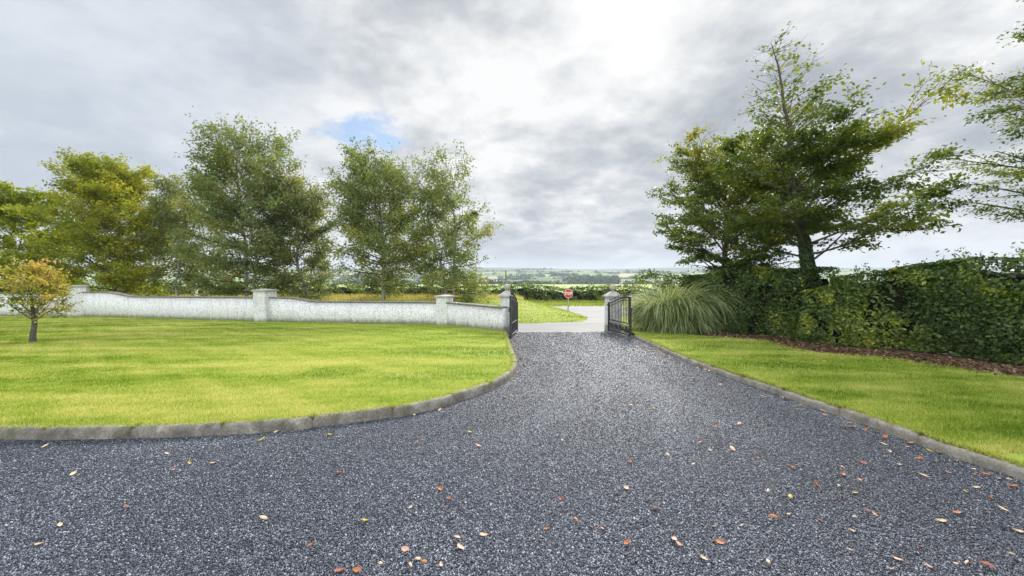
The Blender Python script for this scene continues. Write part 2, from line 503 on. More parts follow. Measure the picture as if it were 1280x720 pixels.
# ------------------------------------------------------------------ kerbs and lawns
def smooth_path(pts, step=.12):
    P = np.array([(p[0], p[1]) for p in pts], float)
    # Catmull-Rom
    P = np.vstack([2 * P[0] - P[1], P, 2 * P[-1] - P[-2]])
    out = []
    for k in range(1, len(P) - 2):
        n_ = max(2, int(np.linalg.norm(P[k + 1] - P[k]) / step))
        for s in np.linspace(0, 1, n_, endpoint=False):
            a, b, c, d_ = P[k - 1], P[k], P[k + 1], P[k + 2]
            out.append(.5 * (2 * b + (c - a) * s + (2 * a - 5 * b + 4 * c - d_) * s * s + (3 * b - a - 3 * c + d_) * s ** 3))
    out.append(P[-2])
    return np.array(out)

LK = [(-16, 4.6), (-9.5, 4.2)] + [G(u, v) for u, v in ((0, 550), (120, 549.5), (245, 546), (350, 539), (450, 528), (530, 515), (590, 497), (625, 483), (641, 471), (646.5, 459), (643, 447), (638.5, 434), (635, 424), (633, 418))]
LKP = smooth_path(LK)
RK = [G(792, 422), G(840, 445), G(890, 465), G(990, 500), G(1090, 535), G(1190, 572), G(1280, 602)]
dlast = (RK[-1] - RK[-3]).normalized()
RK = RK + [RK[-1] + dlast * 1.2, RK[-1] + dlast * 3.5]
RKP = smooth_path(RK)

def kerb(name, path, side, w=.11, h=.125, mat='kerb'):
    """path = gravel-side foot; side=+1: lawn lies to the left of travel"""
    d_ = np.gradient(path, axis=0); d_ /= np.linalg.norm(d_, axis=1)[:, None]
    nrm = np.stack([-d_[:, 1], d_[:, 0]], 1) * side
    s = np.concatenate([[0], np.cumsum(np.linalg.norm(np.diff(path, axis=0), axis=1))])
    # stations: every ~0.1 plus tight pairs at joints
    st = list(np.arange(0, s[-1], .1))
    for k in range(1, int(s[-1] / .915) + 1):
        st += [k * .915 - .012, k * .915 - .004, k * .915 + .004, k * .915 + .012]
    st = np.array(sorted(st))
    px = np.interp(st, s, path[:, 0]); py = np.interp(st, s, path[:, 1])
    nx = np.interp(st, s, nrm[:, 0]); ny = np.interp(st, s, nrm[:, 1])
    jo = np.abs(((st / .915 + .5) % 1) - .5) * .915 < .006
    seg = np.floor(st / .915).astype(int)
    rz = np.random.default_rng(3).normal(0, .003, seg.max() + 2)[seg]; ro = np.random.default_rng(4).normal(0, .006, seg.max() + 2)[seg]
    prof = [(0, -.06), (.004, h * .55), (.012, h - .02), (.03, h), (w - .02, h + .002), (w, h - .015), (w, -.05)]
    V = []
    wob = .006 * vnoise(st * 14, st * 3, 21) + .004 * vnoise(st * 45, st, 22)
    for a, z in prof:
        inset = np.where(jo, .012, 0) if z > -.03 else 0
        a_ = a + np.where(a < w / 2, inset, -inset) + ro + (wob if a < .02 else 0)
        x = px + nx * a_; y = py + ny * a_
        V.append(np.stack([x, y, -SLOPE * y + z - (inset if z > .09 else 0) + rz + (wob * .6 if z > .05 else 0)], 1))
    n_ = len(st); V = np.concatenate(V)
    Q = []
    for k in range(len(prof) - 1):
        i = np.arange(n_ - 1)
        Q.append(np.stack([k * n_ + i, k * n_ + i + 1, (k + 1) * n_ + i + 1, (k + 1) * n_ + i], 1))
    o = link(name, npmesh(name, V, np.concatenate(Q)), M[mat])
    tag(o, kind='structure')
    return np.stack([px + nx * (w - .02), py + ny * (w - .02)], 1)

LIN = kerb('concrete_kerb', LKP, +1)
RIN = kerb('concrete_kerb', RKP, +1, .12, .10, 'kerb_pale')

# wall line on the lawn
WA, WB, WC, WD = G(101, 395, .1), G(332, 401.5, .1), G(556, 405.5, .1), G(631, 413.5, .1)
WA0 = WA + Vector((-26, .3, 0)); WA0.z = -SLOPE * WA0.y + .1
wall_line = [WD, WC, WB, WA, WA0]
lawnL = [tuple(p) for p in LIN[::2]] + [(WD.x + .1, WD.y - .05)] + [(p.x, p.y + .05) for p in wall_line] + [(WA0.x, 5)]
flat_sheet('lawn', lawnL, .10, M['lawn'])

# right lawn between kerb and planting bed
BED = [G(u, v, .1) for u, v in ((792, 411), (870, 419), (960, 425), (1020, 440), (1120, 447), (1195, 459), (1280, 472))]
BED = [(BED[0].x, BED[0].y + 2.6)] + [(p.x, p.y) for p in BED[1:]] + [(12.4, 4.6), (13.2, 2.2)]
lawnR = [tuple(p) for p in RIN[::2]] + BED[::-1]
flat_sheet('lawn', lawnR, .10, M['lawn'])
bedpoly = BED[1:] + [(22, 2.2), (22, 14.6), (10, 17.5), (6.4, 15.6)]
flat_sheet('planting_bed', bedpoly, .085, M['soil'])

# ------------------------------------------------------------------ grass blades
def blades(name, polys, n, zfun, hgt, wid, mat, tintfun, kind='stuff', dmin=3.5, lean=.5, clip=None):
    X, Y = [], []
    for poly in polys:
        P = np.asarray([(p[0], p[1]) for p in poly])
        lo, hi = P.min(0), P.max(0)
        m = n * 6
        # density falls with distance: sample distance uniformly in angle space
        y = np.exp(RNG.uniform(np.log(max(dmin, lo[1])), np.log(hi[1]), m))
        x = RNG.uniform(-1.36, 1.36, m) * y
        wide = RNG.random(m) < .22
        x = np.where(wide, np.sign(x) * (1.3 * y + RNG.uniform(0, 10, m) ** 1.0), x)
        y = np.where(wide & (RNG.random(m) < .3), RNG.uniform(1.8, 6, m), y)
        k = in_poly(x, y, P)
        X.append(x[k]); Y.append(y[k])
    x = np.concatenate(X); y = np.concatenate(Y)
    if len(x) > n:
        s = RNG.choice(len(x), n, replace=False); x, y = x[s], y[s]
    m = len(x)
    z = zfun(x, y)
    dist = np.sqrt(x * x + y * y)
    h = hgt * RNG.uniform(.5, 1.25, m)
    wd = wid * np.clip(dist / 7, .7, 3.5) * RNG.uniform(.7, 1.3, m)
    a = RNG.uniform(0, 2 * np.pi, m)
    ux, uy = np.cos(a), np.sin(a)
    la = RNG.uniform(0, 2 * np.pi, m); ll = h * lean * RNG.uniform(0, 1.6, m)
    b0 = np.stack([x - ux * wd, y - uy * wd, z - .005], 1)
    b1 = np.stack([x + ux * wd, y + uy * wd, z - .005], 1)
    tp = np.stack([x + np.cos(la) * ll, y + np.sin(la) * ll, z + h], 1)
    V = np.stack([b0, b1, tp], 1).reshape(-1, 3)
    o = link(name, npmesh(name, V, np.arange(3 * m).reshape(-1, 3), {'tint': np.clip(tintfun(x, y, m), 0, 1)}), mat)
    return tag(o, kind=kind)

def lawn_tint(x, y, m):
    return .47 + .05 * np.sin(y * 5.5 + .25 * x) + .20 * vnoise(x * .55, y * 2.2, 1) + .15 * vnoise(x * 2.2, y * 6, 2) + .10 * vnoise(x * 9, y * 16, 3) - .20 * (vnoise(x * 2.4, y * 3.4, 31) > .95) + RNG.normal(0, .16, m)
plane1 = lambda x, y: -SLOPE * y + .10
blades('lawn_grass', [lawnL], 320000, plane1, .030, .005, M['blade'], lawn_tint)
blades('lawn_grass', [lawnR], 110000, plane1, .032, .005, M['blade'], lambda x, y, m: lawn_tint(x, y, m) - .02)

# tufts leaning over the kerb edge
def fringe(name, line, n, side):
    s = RNG.integers(0, len(line) - 1, n); f = RNG.random(n)
    p = line[s] * (1 - f[:, None]) + line[s + 1] * f[:, None]
    dd = line[s + 1] - line[s]; dd /= np.linalg.norm(dd, axis=1)[:, None] + 1e-9
    nn_ = np.stack([-dd[:, 1], dd[:, 0]], 1) * side
    p = p + nn_ * RNG.uniform(-.05, .05, n)[:, None]
    z = -SLOPE * p[:, 1] + .10
    h = RNG.uniform(.02, .06, n); wd = RNG.uniform(.003, .007, n)
    lean_ = RNG.uniform(-.01, .06, n)
    a = RNG.uniform(0, 6.28, n)
    u = np.stack([np.cos(a), np.sin(a)], 1) * wd[:, None]
    b0 = np.c_[p - u, z]; b1 = np.c_[p + u, z]
    tp = np.c_[p - nn_ * lean_[:, None] + RNG.normal(0, .012, (n, 2)), z + h]
    V = np.stack([b0, b1, tp], 1).reshape(-1, 3)
    o = link(name, npmesh(name, V, np.arange(3 * n).reshape(-1, 3), {'tint': np.clip(RNG.normal(.5, .25, n), 0, 1)}), M['blade'])
    tag(o, kind='stuff')
fringe('lawn_edge_grass', LIN, 26000, 1)
fringe('lawn_edge_grass', RIN, 18000, 1)

# roadside verges: island bank on the left of the junction, far bank under the hedge
def grid_sheet(name, left, right, y0, y1, ny, nx, zf, mat):
    V, Q = [], []
    for a in range(ny + 1):
        y = y0 + (y1 - y0) * a / ny
        l, r_ = left(y), right(y)
        for b_ in range(nx + 1):
            x = l + (r_ - l) * b_ / nx
            skirt = .09 if (a in (0, ny) or b_ in (0, nx)) else 0
            V.append((x, y, float(zf(x, y)) - skirt))
    for a in range(ny):
        for b_ in range(nx):
            k = a * (nx + 1) + b_
            Q.append((k, k + 1, k + nx + 2, k + nx + 1))
    return tag(link(name, npmesh(name, V, Q, smooth=True), mat), kind='structure')

def island_right(y):
    return float(np.interp(y, [18.9, 19.3, 20.2, 22, 25, 29, 33], [.5, 2.2, 3.9, 4.35, 4.4, 4.25, 3.6]))
zver = lambda x, y: gz(x, y) + .05
grid_sheet('grass_verge_lawn', lambda y: -60, island_right, 18.9, 33.4, 60, 160, zver, M['lawn'])
islandpoly = [(-60, 18.9)] + [(island_right(y), y) for y in np.linspace(18.9, 33.4, 40)] + [(-60, 33.4)]
def ver_tint(x, y, m):
    return .30 + .5 * S((-x - .0) / 6) * S((y - 24) / 3) + .2 * vnoise(x * .8, y * 1.6, 5) + RNG.normal(0, .15, m)
blades('verge_grass', [islandpoly], 70000, zver, .045, .010, M['blade'], lambda x, y, m: ver_tint(x, y, m) + .18, dmin=18)
# tall dry grass on the crest of the bank behind the wall
crest = [(-45, 25), (-20, 24), (.8, 25), (.8, 29), (-20, 31), (-45, 37)]
blades('dry_grass', [crest], 16000, zver, .30, .006, M['straw'], lambda x, y, m: RNG.normal(.72, .2, m), dmin=20)
farzv = lambda x, y: gz(x, y) + .04 + .10 * S((np.asarray(y) - 39.6) / .8)
grid_sheet('far_verge_lawn', lambda y: -70, lambda y: 70, 39.55, 46.5, 14, 80, farzv, M['lawn'])
blades('far_verge_grass', [[(-40, 39.8), (40, 39.8), (40, 46), (-40, 46)]], 50000, farzv, .16, .012, M['blade'], lambda x, y, m: .40 + .3 * S((y - 43.2) / 2) + .12 * vnoise(x, y * 2, 9) + RNG.normal(0, .16, m), dmin=39)

# ------------------------------------------------------------------ gravel chips in the near drive
drive = [(-14, 1.3)] + [(p[0], p[1]) for p in LKP if p[0] > -14] + [(-.1, 14.55), (3.85, 14.55)] + [(p[0], p[1]) for p in RKP] + [(9, 1.3)]
TRACKS = [smooth_path(t_, .1) for t_ in (
    [(2.0, 15), (1.75, 11.5), (1.3, 8.5), (.35, 6), (-1.2, 4.4), (-3.6, 3.2), (-7, 2.5)],
    [(1.9, 15), (2.0, 11.5), (1.9, 8.5), (1.55, 6), (.9, 4), (0, 2.2), (-.6, 1.2)],
    [(2.1, 15), (2.3, 11.5), (2.6, 8.5), (3.0, 6), (3.6, 4), (4.6, 2.4)])]
def tracks(x, y):
    out = np.zeros(len(x))
    for P in TRACKS:
        yy = P[::-1, 1]; xx = P[::-1, 0]
        o_ = np.argsort(yy); c = np.interp(y, yy[o_], xx[o_]); sl_ = np.gradient(xx[o_], yy[o_] + np.arange(len(yy)) * 1e-6)
        cs = 1 / np.sqrt(1 + np.interp(y, yy[o_], sl_) ** 2)
        dd = np.abs((x - c) * cs)
        out = np.maximum(out, np.exp(-((dd - .75) / .20) ** 2) * (1 - S((np.abs(x - c) - 4))))
    return out
def chips(n, smin, smax):
    y = np.exp(RNG.uniform(np.log(1.75), np.log(15.2), n)); x = RNG.uniform(-1.36, 1.36, n) * y
    wide = RNG.random(n) < .16
    y = np.where(wide, RNG.uniform(1.3, 6, n), y)
    x = np.where(wide, np.sign(x) * (1.3 * y + RNG.uniform(0, 5, n)), x)
    k = in_poly(x, y, drive) | ((y > 14.0) & (x > .15) & (x < 3.75) & (y < 14.55 + np.abs(RNG.normal(0, .22, n))))
    x, y = x[k], y[k]; m = len(x)
    s = RNG.uniform(smin, smax, m) * np.clip(y / 6, 1, 2.2)
    base = np.array([(1, 0, 0), (0, 1, 0), (-1, 0, 0), (0, -1, 0), (0, 0, 1), (0, 0, -1)], float)
    V = base[None] * s[:, None, None] * RNG.uniform(.55, 1.25, (m, 6, 1))
    V[:, 4:, :] *= .75
    # random rotation
    q = RNG.normal(size=(m, 4)); q /= np.linalg.norm(q, axis=1)[:, None]
    a, b_, c, d_ = q.T
    Rm = np.stack([np.stack([1 - 2 * (c * c + d_ * d_), 2 * (b_ * c - a * d_), 2 * (b_ * d_ + a * c)], 1),
                   np.stack([2 * (b_ * c + a * d_), 1 - 2 * (b_ * b_ + d_ * d_), 2 * (c * d_ - a * b_)], 1),
                   np.stack([2 * (b_ * d_ - a * c), 2 * (c * d_ + a * b_), 1 - 2 * (b_ * b_ + c * c)], 1)], 1)
    V = np.einsum('mij,mkj->mki', Rm, V)
    V += np.stack([x, y, -SLOPE * y + s * RNG.uniform(-.1, .6, m)], 1)[:, None]
    fb = np.array([(0, 1, 4), (1, 2, 4), (2, 3, 4), (3, 0, 4), (1, 0, 5), (2, 1, 5), (3, 2, 5), (0, 3, 5)])
    Fc = (np.arange(m)[:, None, None] * 6 + fb[None]).reshape(-1, 3)
    tint = np.clip(RNG.beta(1.15, 1.95, m) + .08 * vnoise(x * 1.3, y * .5, 4) + .22 * tracks(x, y) * S((y - 2.6) / 2.5) * (.7 + .3 * vnoise(x * 3, y * 3, 14)) - .04, 0, 1)
    return V.reshape(-1, 3), Fc, np.repeat(tint, 8)
V, Fc, ti = chips(860000, .0042, .0096)
tag(link('loose_gravel', npmesh('loose_gravel', V, Fc, {'tint': ti}), M['chip']), kind='stuff')

# ------------------------------------------------------------------ boundary wall
def wall_panel(root, p0, p1, tops, thick=.22, zbase=-.25, panel='wall_panel'):
    """tops: list of (fraction, z top)"""
    p0 = Vector((p0[0], p0[1], 0)); p1 = Vector((p1[0], p1[1], 0))
    d_ = (p1 - p0); L = d_.length; d_.normalize(); nrm = Vector((-d_.y, d_.x, 0))
    fr = np.linspace(0, 1, 49); tz = np.interp(fr, [a for a, _ in tops], [b_ for _, b_ in tops])
    ker = np.array([1, 2, 3, 2, 1]) / 9.0
    tz = np.convolve(np.pad(tz, 2, mode='edge'), ker, 'valid')
    def strip(name, w0, zlo, zhi):
        V, Q = [], []
        for f_, lo, hi in zip(fr, zlo, zhi):
            c = p0 + d_ * (L * f_)
            for sgn, z in ((-1, lo), (-1, hi), (1, hi), (1, lo)):
                q = c + nrm * (sgn * w0 / 2)
                V.append((q.x, q.y, z))
        n_ = len(fr)
        for k in range(n_ - 1):
            for a in range(4):
                b_ = (a + 1) % 4
                Q.append((k * 4 + a, (k + 1) * 4 + a, (k + 1) * 4 + b_, k * 4 + b_))
        Q.append((0, 1, 2, 3)); k = (n_ - 1) * 4; Q.append((k + 3, k + 2, k + 1, k))
        return npmesh(name, V, Q)
    y = np.array([(p0 + d_ * (L * f_)).y for f_ in fr])
    base = -SLOPE * y + zbase
    wp = link(panel, strip(panel, thick, base, tz - .002), M['roughcast'], root)
    cp = sub('coping', strip('coping', thick + .10, tz, tz + .055 + .004 * np.sin(np.arange(49) * 2.3)), M['coping'], wp, root)
    return wp

def pillar(root, c, w, ztop, rz, name='pillar', capw=.13):
    bm = bmesh.new()
    zb = -SLOPE * c[1] - .2
    box(bm, (c[0], c[1], zb), w, w, ztop - zb, rz)
    me = bmm(name, bm, bevel=.012)
    p = link(name, me, M['roughcast'], root)
    bm = bmesh.new()
    box(bm, (c[0], c[1], ztop + .002), w + capw, w + capw, .06, rz)
    box(bm, (c[0], c[1], ztop + .064), w + capw - .03, w + capw - .03, .05, rz, .25)
    sub('cap', bmm('cap', bm, bevel=.006), M['capstone'], p, root)
    return p

wroot = empty('boundary_wall', (WB.x, WB.y, WB.z), 'long white roughcast garden wall with dipped coping and square pillars behind the round lawn', 'wall'); wroot['kind'] = 'thing'
# the wall is one thing: shift its frame so that children can be written in world coordinates
def wline_top(pa, pb, pxs):
    out = []
    for u, v in pxs:
        # point on segment at column u
        k = (u - 640) / F
        a = pb - pa
        f_ = (k * pa.y - pa.x) / (a.x - k * a.y)
        y = pa.y + f_ * a.y
        out.append((min(max(f_, 0), 1), zat(v, y) - .055))
    return sorted(out)
wall_panel(wroot, WA, WB, wline_top(WA, WB, ((101, 364.5), (140, 364.5), (166, 370), (332, 371))))
wall_panel(wroot, WB, WC, wline_top(WB, WC, ((332, 371), (365, 371.3), (393, 376), (556, 377.2))))
wall_panel(wroot, WC, WD, wline_top(WC, WD, ((556, 377), (631, 383.5))))
wall_panel(wroot, WA0, WA, [(0, zat(366, WA.y) - .05), (1, zat(366, WA.y) - .05)])
angBC = math.atan2(WC.y - WB.y, WC.x - WB.x)
pillar(wroot, WA + Vector((.0, -.1, 0)), .78, zat(358.5, WA.y), R(38))
pillar(wroot, WB, .70, zat(364, WB.y), angBC)
pillar(wroot, WC, .55, zat(371.5, WC.y), angBC - .15)

# ------------------------------------------------------------------ gate pillars and gates
def gate_pillar(c, w, ztop, label):
    root = empty('gate_pillar', (c[0], c[1], -SLOPE * c[1]), label, 'gate pillar', 'ball topped pillars at the drive entrance')
    zb = -SLOPE * c[1] - .15
    bm = bmesh.new(); box(bm, (c[0], c[1], zb), w, w, ztop - zb, .05)
    link('shaft', bmm('shaft', bm, bevel=.012), M['roughcast'], root)
    bm = bmesh.new()
    cw = w + .14
    box(bm, (c[0], c[1], ztop + .002), cw, cw, .06, .05)
    box(bm, (c[0], c[1], ztop + .064), cw - .04, cw - .04, .17, .05, .30)
    link('cap', bmm('cap', bm, bevel=.006), M['capstone'], root)
    r_ = .125
    prof = [(.10, .22), (.055, .245), (.05, .27)] + [(r_ * math.sin(a), .27 + r_ * .92 - r_ * math.cos(a)) for a in np.linspace(.4, math.pi - .01, 12)]
    link('ball_finial', lathe('ball_finial', prof, (c[0], c[1], ztop)), M['capstone'], root)
PLc = Vector((-.20, 14.85, 0)); PRc = Vector((4.02, 15.35, 0))
gate_pillar(PLc, .50, zat(371.5, 14.7), 'pale ball topped gate pillar joined to the end of the white garden wall')
gate_pillar(PRc, .52, zat(372, 15.1), 'pale ball topped gate pillar standing behind the barred gate leaf by the pampas grass')

def gate(hinge, free, h0, h1, label):
    """hinge/free: ground points; h0, h1 heights of top rail at hinge and free end"""
    root = empty('iron_gate', hinge, label, 'gate', 'black iron gates at the drive entrance')
    hinge = Vector(hinge); free = Vector(free)
    d_ = free - hinge; d_.z = 0; L = d_.length; d_.normalize()
    nrm = Vector((-d_.y, d_.x, 0))
    zg = lambda s: hinge.z + (free.z - hinge.z) * s / L + .06
    P = lambda s, z, o=0.0: tuple(hinge + d_ * s + nrm * o + Vector((0, 0, zg(s) - hinge.z + z)))
    topz = lambda s: h0 + (h1 - h0) * (0.5 - 0.5 * math.cos(math.pi * min(1, (s / L) * 1.25))) - .06
    # frame: stiles, bottom, middle and swept top rail
    rz = math.atan2(d_.y, d_.x)
    for s, hh, wd in ((0.03, topz(0) + .03, .065), (L - .03, topz(L) + .02, .065)):
        bm = bmesh.new()
        box(bm, P(s, 0), wd, wd, hh, rz)
        link('stile', bmm('stile', bm, bevel=.004), M['iron'], root)
    rails = []
    def bar(pts, hw, hd, name, mat='iron'):
        V, Q = [], []
        for (s, z) in pts:
            for o_, dz in ((-hd, -hw), (-hd, hw), (hd, hw), (hd, -hw)):
                V.append(P(s, z + dz, o_))
        n_ = len(pts)
        for k in range(n_ - 1):
            for a in range(4):
                b_ = (a + 1) % 4
                Q.append((k * 4 + a, (k + 1) * 4 + a, (k + 1) * 4 + b_, k * 4 + b_))
        return link(name, npmesh(name, V, Q), M[mat], root)
    ss = np.linspace(.065, L - .065, 20)
    bar([(s, topz(s)) for s in ss], .024, .014, 'top_rail')
    bar([(s, .05) for s in ss], .028, .017, 'bottom_rail')
    bar([(s, .44) for s in ss], .020, .016, 'middle_rail')
    bar([(s, topz(s) - .10) for s in ss], .012, .010, 'upper_rail')
    # lower decorative panel: close-set scrolls in a lattice
    paths = []
    n_ = 7
    for k in range(n_):
        c = .065 + (L - .13) * (k + .5) / n_; r0 = (L - .13) / n_ * .46
        for sg in (1, -1):
            th = np.linspace(0, 2 * math.pi * 1.4, 20)
            rad = np.linspace(r0, r0 * .25, 20)
            pts = [P(c + sg * rr_ * math.cos(a), .245 + rr_ * 1.1 * math.sin(a) * sg) for a, rr_ in zip(th, rad)]
            paths.append((pts, np.full(20, .009)))
    for k in range(18):
        c = .065 + (L - .13) * (k + .5) / 18
        paths.append(([P(c, .075), P(c, .25), P(c, .42)], np.full(3, .009)))
    link('scroll_panel', tube_mesh('scroll_panel', paths, 4), M['iron'], root)
    nb = 13
    for k in range(nb):
        s = .065 + (L - .13) * (k + .5) / nb
        tz = topz(s)
        v, q = tubes([([P(s, .46), P(s, (tz + .46) / 2), P(s, tz - .02)], np.full(3, .013)), ([P(s, tz + .022), P(s, tz + .07), P(s, tz + .10), P(s, tz + .17)], np.array([.008, .010, .022, .002]))], 5)
        link('bar', npmesh('bar', v, q), M['iron'], root)
    bm = bmesh.new()
    box(bm, P(L + .005, topz(L) * .62, .0), .09, .11, .16, rz)
    link('latch', bmm('latch', bm, bevel=.006), M['iron'], root)
    v, q = tubes([([P(L - .02, -.05, .05), P(L - .02, .5, .05), P(L - .02, .8, .05)], np.full(3, .012))], 6)
    link('drop_bolt', npmesh('drop_bolt', v, q), M['iron'], root)
    for z in (.14, topz(0) - .12):
        bm = bmesh.new(); box(bm, P(-.06, z), .12, .05, .06, rz)
        link('hinge', bmm('hinge', bm, bevel=.005), M['iron'], root)
gate(G(646.5, 416.0), G(638, 424.2), 1.16, 1.42, 'black iron gate leaf folded back edge-on beside the white wall pillar')
gate(G(760.5, 415.5), G(787.5, 423.0), 1.14, 1.38, 'black iron gate leaf showing its bars and scroll panel beside the pampas grass')

# ------------------------------------------------------------------ trees
def unit(v):
    return v / (np.linalg.norm(v, axis=-1, keepdims=True) + 1e-9)

def leaf_quads(c, axis, nrm, size, asp=.55):
    """rhombic leaves, slightly folded; all (n,3)"""
    axis = unit(axis); side = unit(np.cross(nrm, axis)); nn_ = np.cross(axis, side)
    s = size[:, None]
    v0 = c - axis * s * .5; v2 = c + axis * s * .5 - nn_ * s * .10
    v1 = c + side * s * asp * .5 + nn_ * s * .06 - axis * s * .05; v3 = c - side * s * asp * .5 + nn_ * s * .06 - axis * s * .05
    V = np.stack([v0, v1, v2, v3], 1).reshape(-1, 3)
    return V, np.arange(len(c) * 4).reshape(-1, 4)

def grow(start, dirn, L, npt, curv, wander, rng):
    pts = [np.array(start, float)]; d_ = np.array(dirn, float); d_ /= np.linalg.norm(d_)
    for k in range(npt):
        d_ = d_ + np.asarray(curv) / npt + rng.normal(0, wander, 3)
        d_ /= np.linalg.norm(d_)
        pts.append(pts[-1] + d_ * L / npt)
    return np.array(pts)

def along(pts, f_):
    n_ = len(pts) - 1; k = min(int(f_ * n_), n_ - 1); a = f_ * n_ - k
    return pts[k] * (1 - a) + pts[k + 1] * a, pts[k + 1] - pts[k]

root_trunks = {}
def tree(name, base, top, label, cat, seed, crown, leafm, bark, n_limb=34, clear=.12, r0=.14, el=(.1, 1.1), wind=(0, 0, 0), upcurve=.35,
         leaf=.10, per=16, sub_d=3.2, twig_d=5.0, spread=.16, flat=0.0, droop=0.0, tint=0.5, tintvar=.16, autumn=.06, bare_top=0.0, stems=1, group=None,
         twig_l=.45, skip=.12, asp=.55, az_bias=None, leafvar=.25, asym=0.0, tint_h=0.0):
    """base, top: world points. crown: list of (height fraction, radius)"""
    rng = np.random.default_rng(seed)
    base = np.array(base, float); top = np.array(top, float); H = top[2] - base[2]
    root = empty(name, base, label, cat, group)
    cf = [a for a, _ in crown]; cr = [b_ for _, b_ in crown]
    trunkP, limbP, twigP = [], [], []
    LC, LA, LN, LT = [], [], [], []
    for st in range(stems):
        off = np.array([0, 0, 0.]) if stems == 1 else np.array([math.cos(st * 2.4 + seed), math.sin(st * 2.4 + seed), 0]) * .25
        n_ = 14; tt = np.linspace(0, 1, n_ + 1)
        tp = base + off + (top - base + off * 3)[None] * tt[:, None] * (1 if st == 0 else .9)
        wob = np.cumsum(rng.normal(0, H * .010, (n_ + 1, 3)), 0); wob[:, 2] = 0; wob -= wob[0]
        tp = tp + wob * S(tt * 3)[:, None]
        trunkP.append((tp, r0 / stems ** .4 * (1 - tt) ** .85 * np.where(tt < .03, 1.25, 1) + .008))
        nl = n_limb // stems
        for k in range(nl):
            t_ = clear + (1 - clear) * ((k + rng.random()) / nl) ** .95 * .98
            p0, _ = along(tp, t_)
            az = k * 2.39996 + rng.normal(0, .35) + st
            if az_bias is not None and rng.random() < .5: az = az_bias + rng.normal(0, .6)
            rad = np.interp(t_, cf, cr)
            L = rad * rng.uniform(.72, 1.18) * (1 + asym * math.cos(az))
            e = el[0] + (el[1] - el[0]) * t_ + rng.normal(0, .12)
            dirn = np.array([math.cos(az) * math.cos(e), math.sin(az) * math.cos(e), math.sin(e)])
            L = L / max(.45, math.cos(min(e + upcurve * .3, 1.2)))
            L = min(L, H * .5)
            se = math.sin(min(1.3, max(.15, e + upcurve * .35 + wind[2])))
            L = min(L, max(.5, (top[2] - p0[2] + .25) / se))
            lp = grow(p0, dirn, L, 7, np.array([0, 0, upcurve]) + np.asarray(wind) * (.4 + .8 * t_), .06, rng)
            rl = max(.009, r0 * .36 * (1 - t_) ** .7 * min(1, L / 2 + .3))
            limbP.append((lp, rl * np.linspace(1, .22, 8)))
            limbtint = rng.normal(0, tintvar * .6) + (autumn * 4 if rng.random() < autumn else 0)
            dens = rng.uniform(.35, 1.35) * (1 - bare_top * S((t_ - .55) / .4))
            ns = max(3, int(L * sub_d))
            for m in range(ns):
                f_ = .18 + .82 * (m + rng.random()) / ns
                if rng.random() < skip: continue
                p1, d1 = along(lp, min(f_, .999)); d1 = unit(d1)
                ls = max(.25, L * .42 * (1.05 - .62 * f_)) * rng.uniform(.6, 1.2)
                sidev = unit(np.cross(d1, (0, 0, 1.0))) * (1 if m % 2 else -1)
                lift = rng.normal(0, .45 * (1 - flat))
                d2 = unit(d1 * rng.uniform(.5, 1.1) + sidev * rng.uniform(.5, 1.1) + np.array([0, 0, lift]))
                sp_ = grow(p1, d2, ls, 4, np.asarray(wind) * .9 + np.array([0, 0, .1 * upcurve - droop]), .09, rng)
                twigP.append((sp_, max(.004, rl * .32) * np.linspace(1, .35, 5)))
                subt = limbtint + rng.normal(0, tintvar * .6)
                nt = max(2, int(ls * twig_d))
                dens2 = dens * (.25, .8, 1.2, 1.9)[rng.integers(0, 4)]
                for q_ in range(nt):
                    g = .15 + .85 * (q_ + rng.random()) / nt
                    p2, d3 = along(sp_, min(g, .999)); d3 = unit(d3)
                    sv = unit(np.cross(d3, (0, 0, 1.0))) * (1 if q_ % 2 else -1)
                    d4 = unit(d3 * .9 + sv * rng.uniform(.2, 1.0) + np.array([0, 0, rng.normal(0, .45 * (1 - flat)) - droop]) + np.asarray(wind) * .5)
                    tl = twig_l * rng.uniform(.5, 1.2)
                    p3 = p2 + d4 * tl + np.array([0, 0, -droop * tl * .5])
                    if q_ % 2 == 0 or bare_top > .3: twigP.append((np.array([p2, (p2 + p3) / 2, p3]), np.array([.005, .004, .002])))
                    nlv = rng.poisson(per * dens2 * .5)
                    if nlv == 0: continue
                    h = rng.random(nlv)[:, None]
                    c = p2 + (p3 - p2) * h + rng.normal(0, spread, (nlv, 3)) * np.array([1, 1, 1 - .6 * flat]) * .5
                    LC.append(c)
                    LA.append(unit(d4[None] + rng.normal(0, .55, (nlv, 3)) + np.array([0, 0, -droop * 1.2])))
                    up_ = rng.normal(0, 1, (nlv, 3)) * (1 - .75 * flat) + np.array([0, 0, 1.3 * flat + .4])
                    LN.append(unit(up_))
                    LT.append(np.full(nlv, tint + subt) + rng.normal(0, .08, nlv))
    C_ = np.concatenate(LC)
    # true the grown tree up to its measured height and lean
    kz = 1.0
    for _ in range(4):
        e_ = (base[2] + (C_[:, 2] - base[2]) * kz - EYE) / C_[:, 1]
        want = (top[2] - EYE) / top[1]; got = np.quantile(e_, .9988)
        kz *= (want * base[1] + EYE - base[2]) / (got * base[1] + EYE - base[2])
    hi = C_[:, 2] > np.quantile(C_[:, 2], .985)
    hm_ = C_[hi, 2].mean() - base[2]
    kx = (top[0] - C_[hi, 0].mean()) / (C_[hi, 2].mean() - base[2])
    def fit(p):
        p = np.array(p, float); h_ = p[:, 2] - base[2]
        p[:, 0] += kx * np.maximum(h_, 0) ** 2 / hm_; p[:, 2] = base[2] + h_ * kz
        return p
    C_ = fit(C_)
    trunkP, limbP, twigP = [[(fit(p_), r_) for p_, r_ in L_] for L_ in (trunkP, limbP, twigP)]
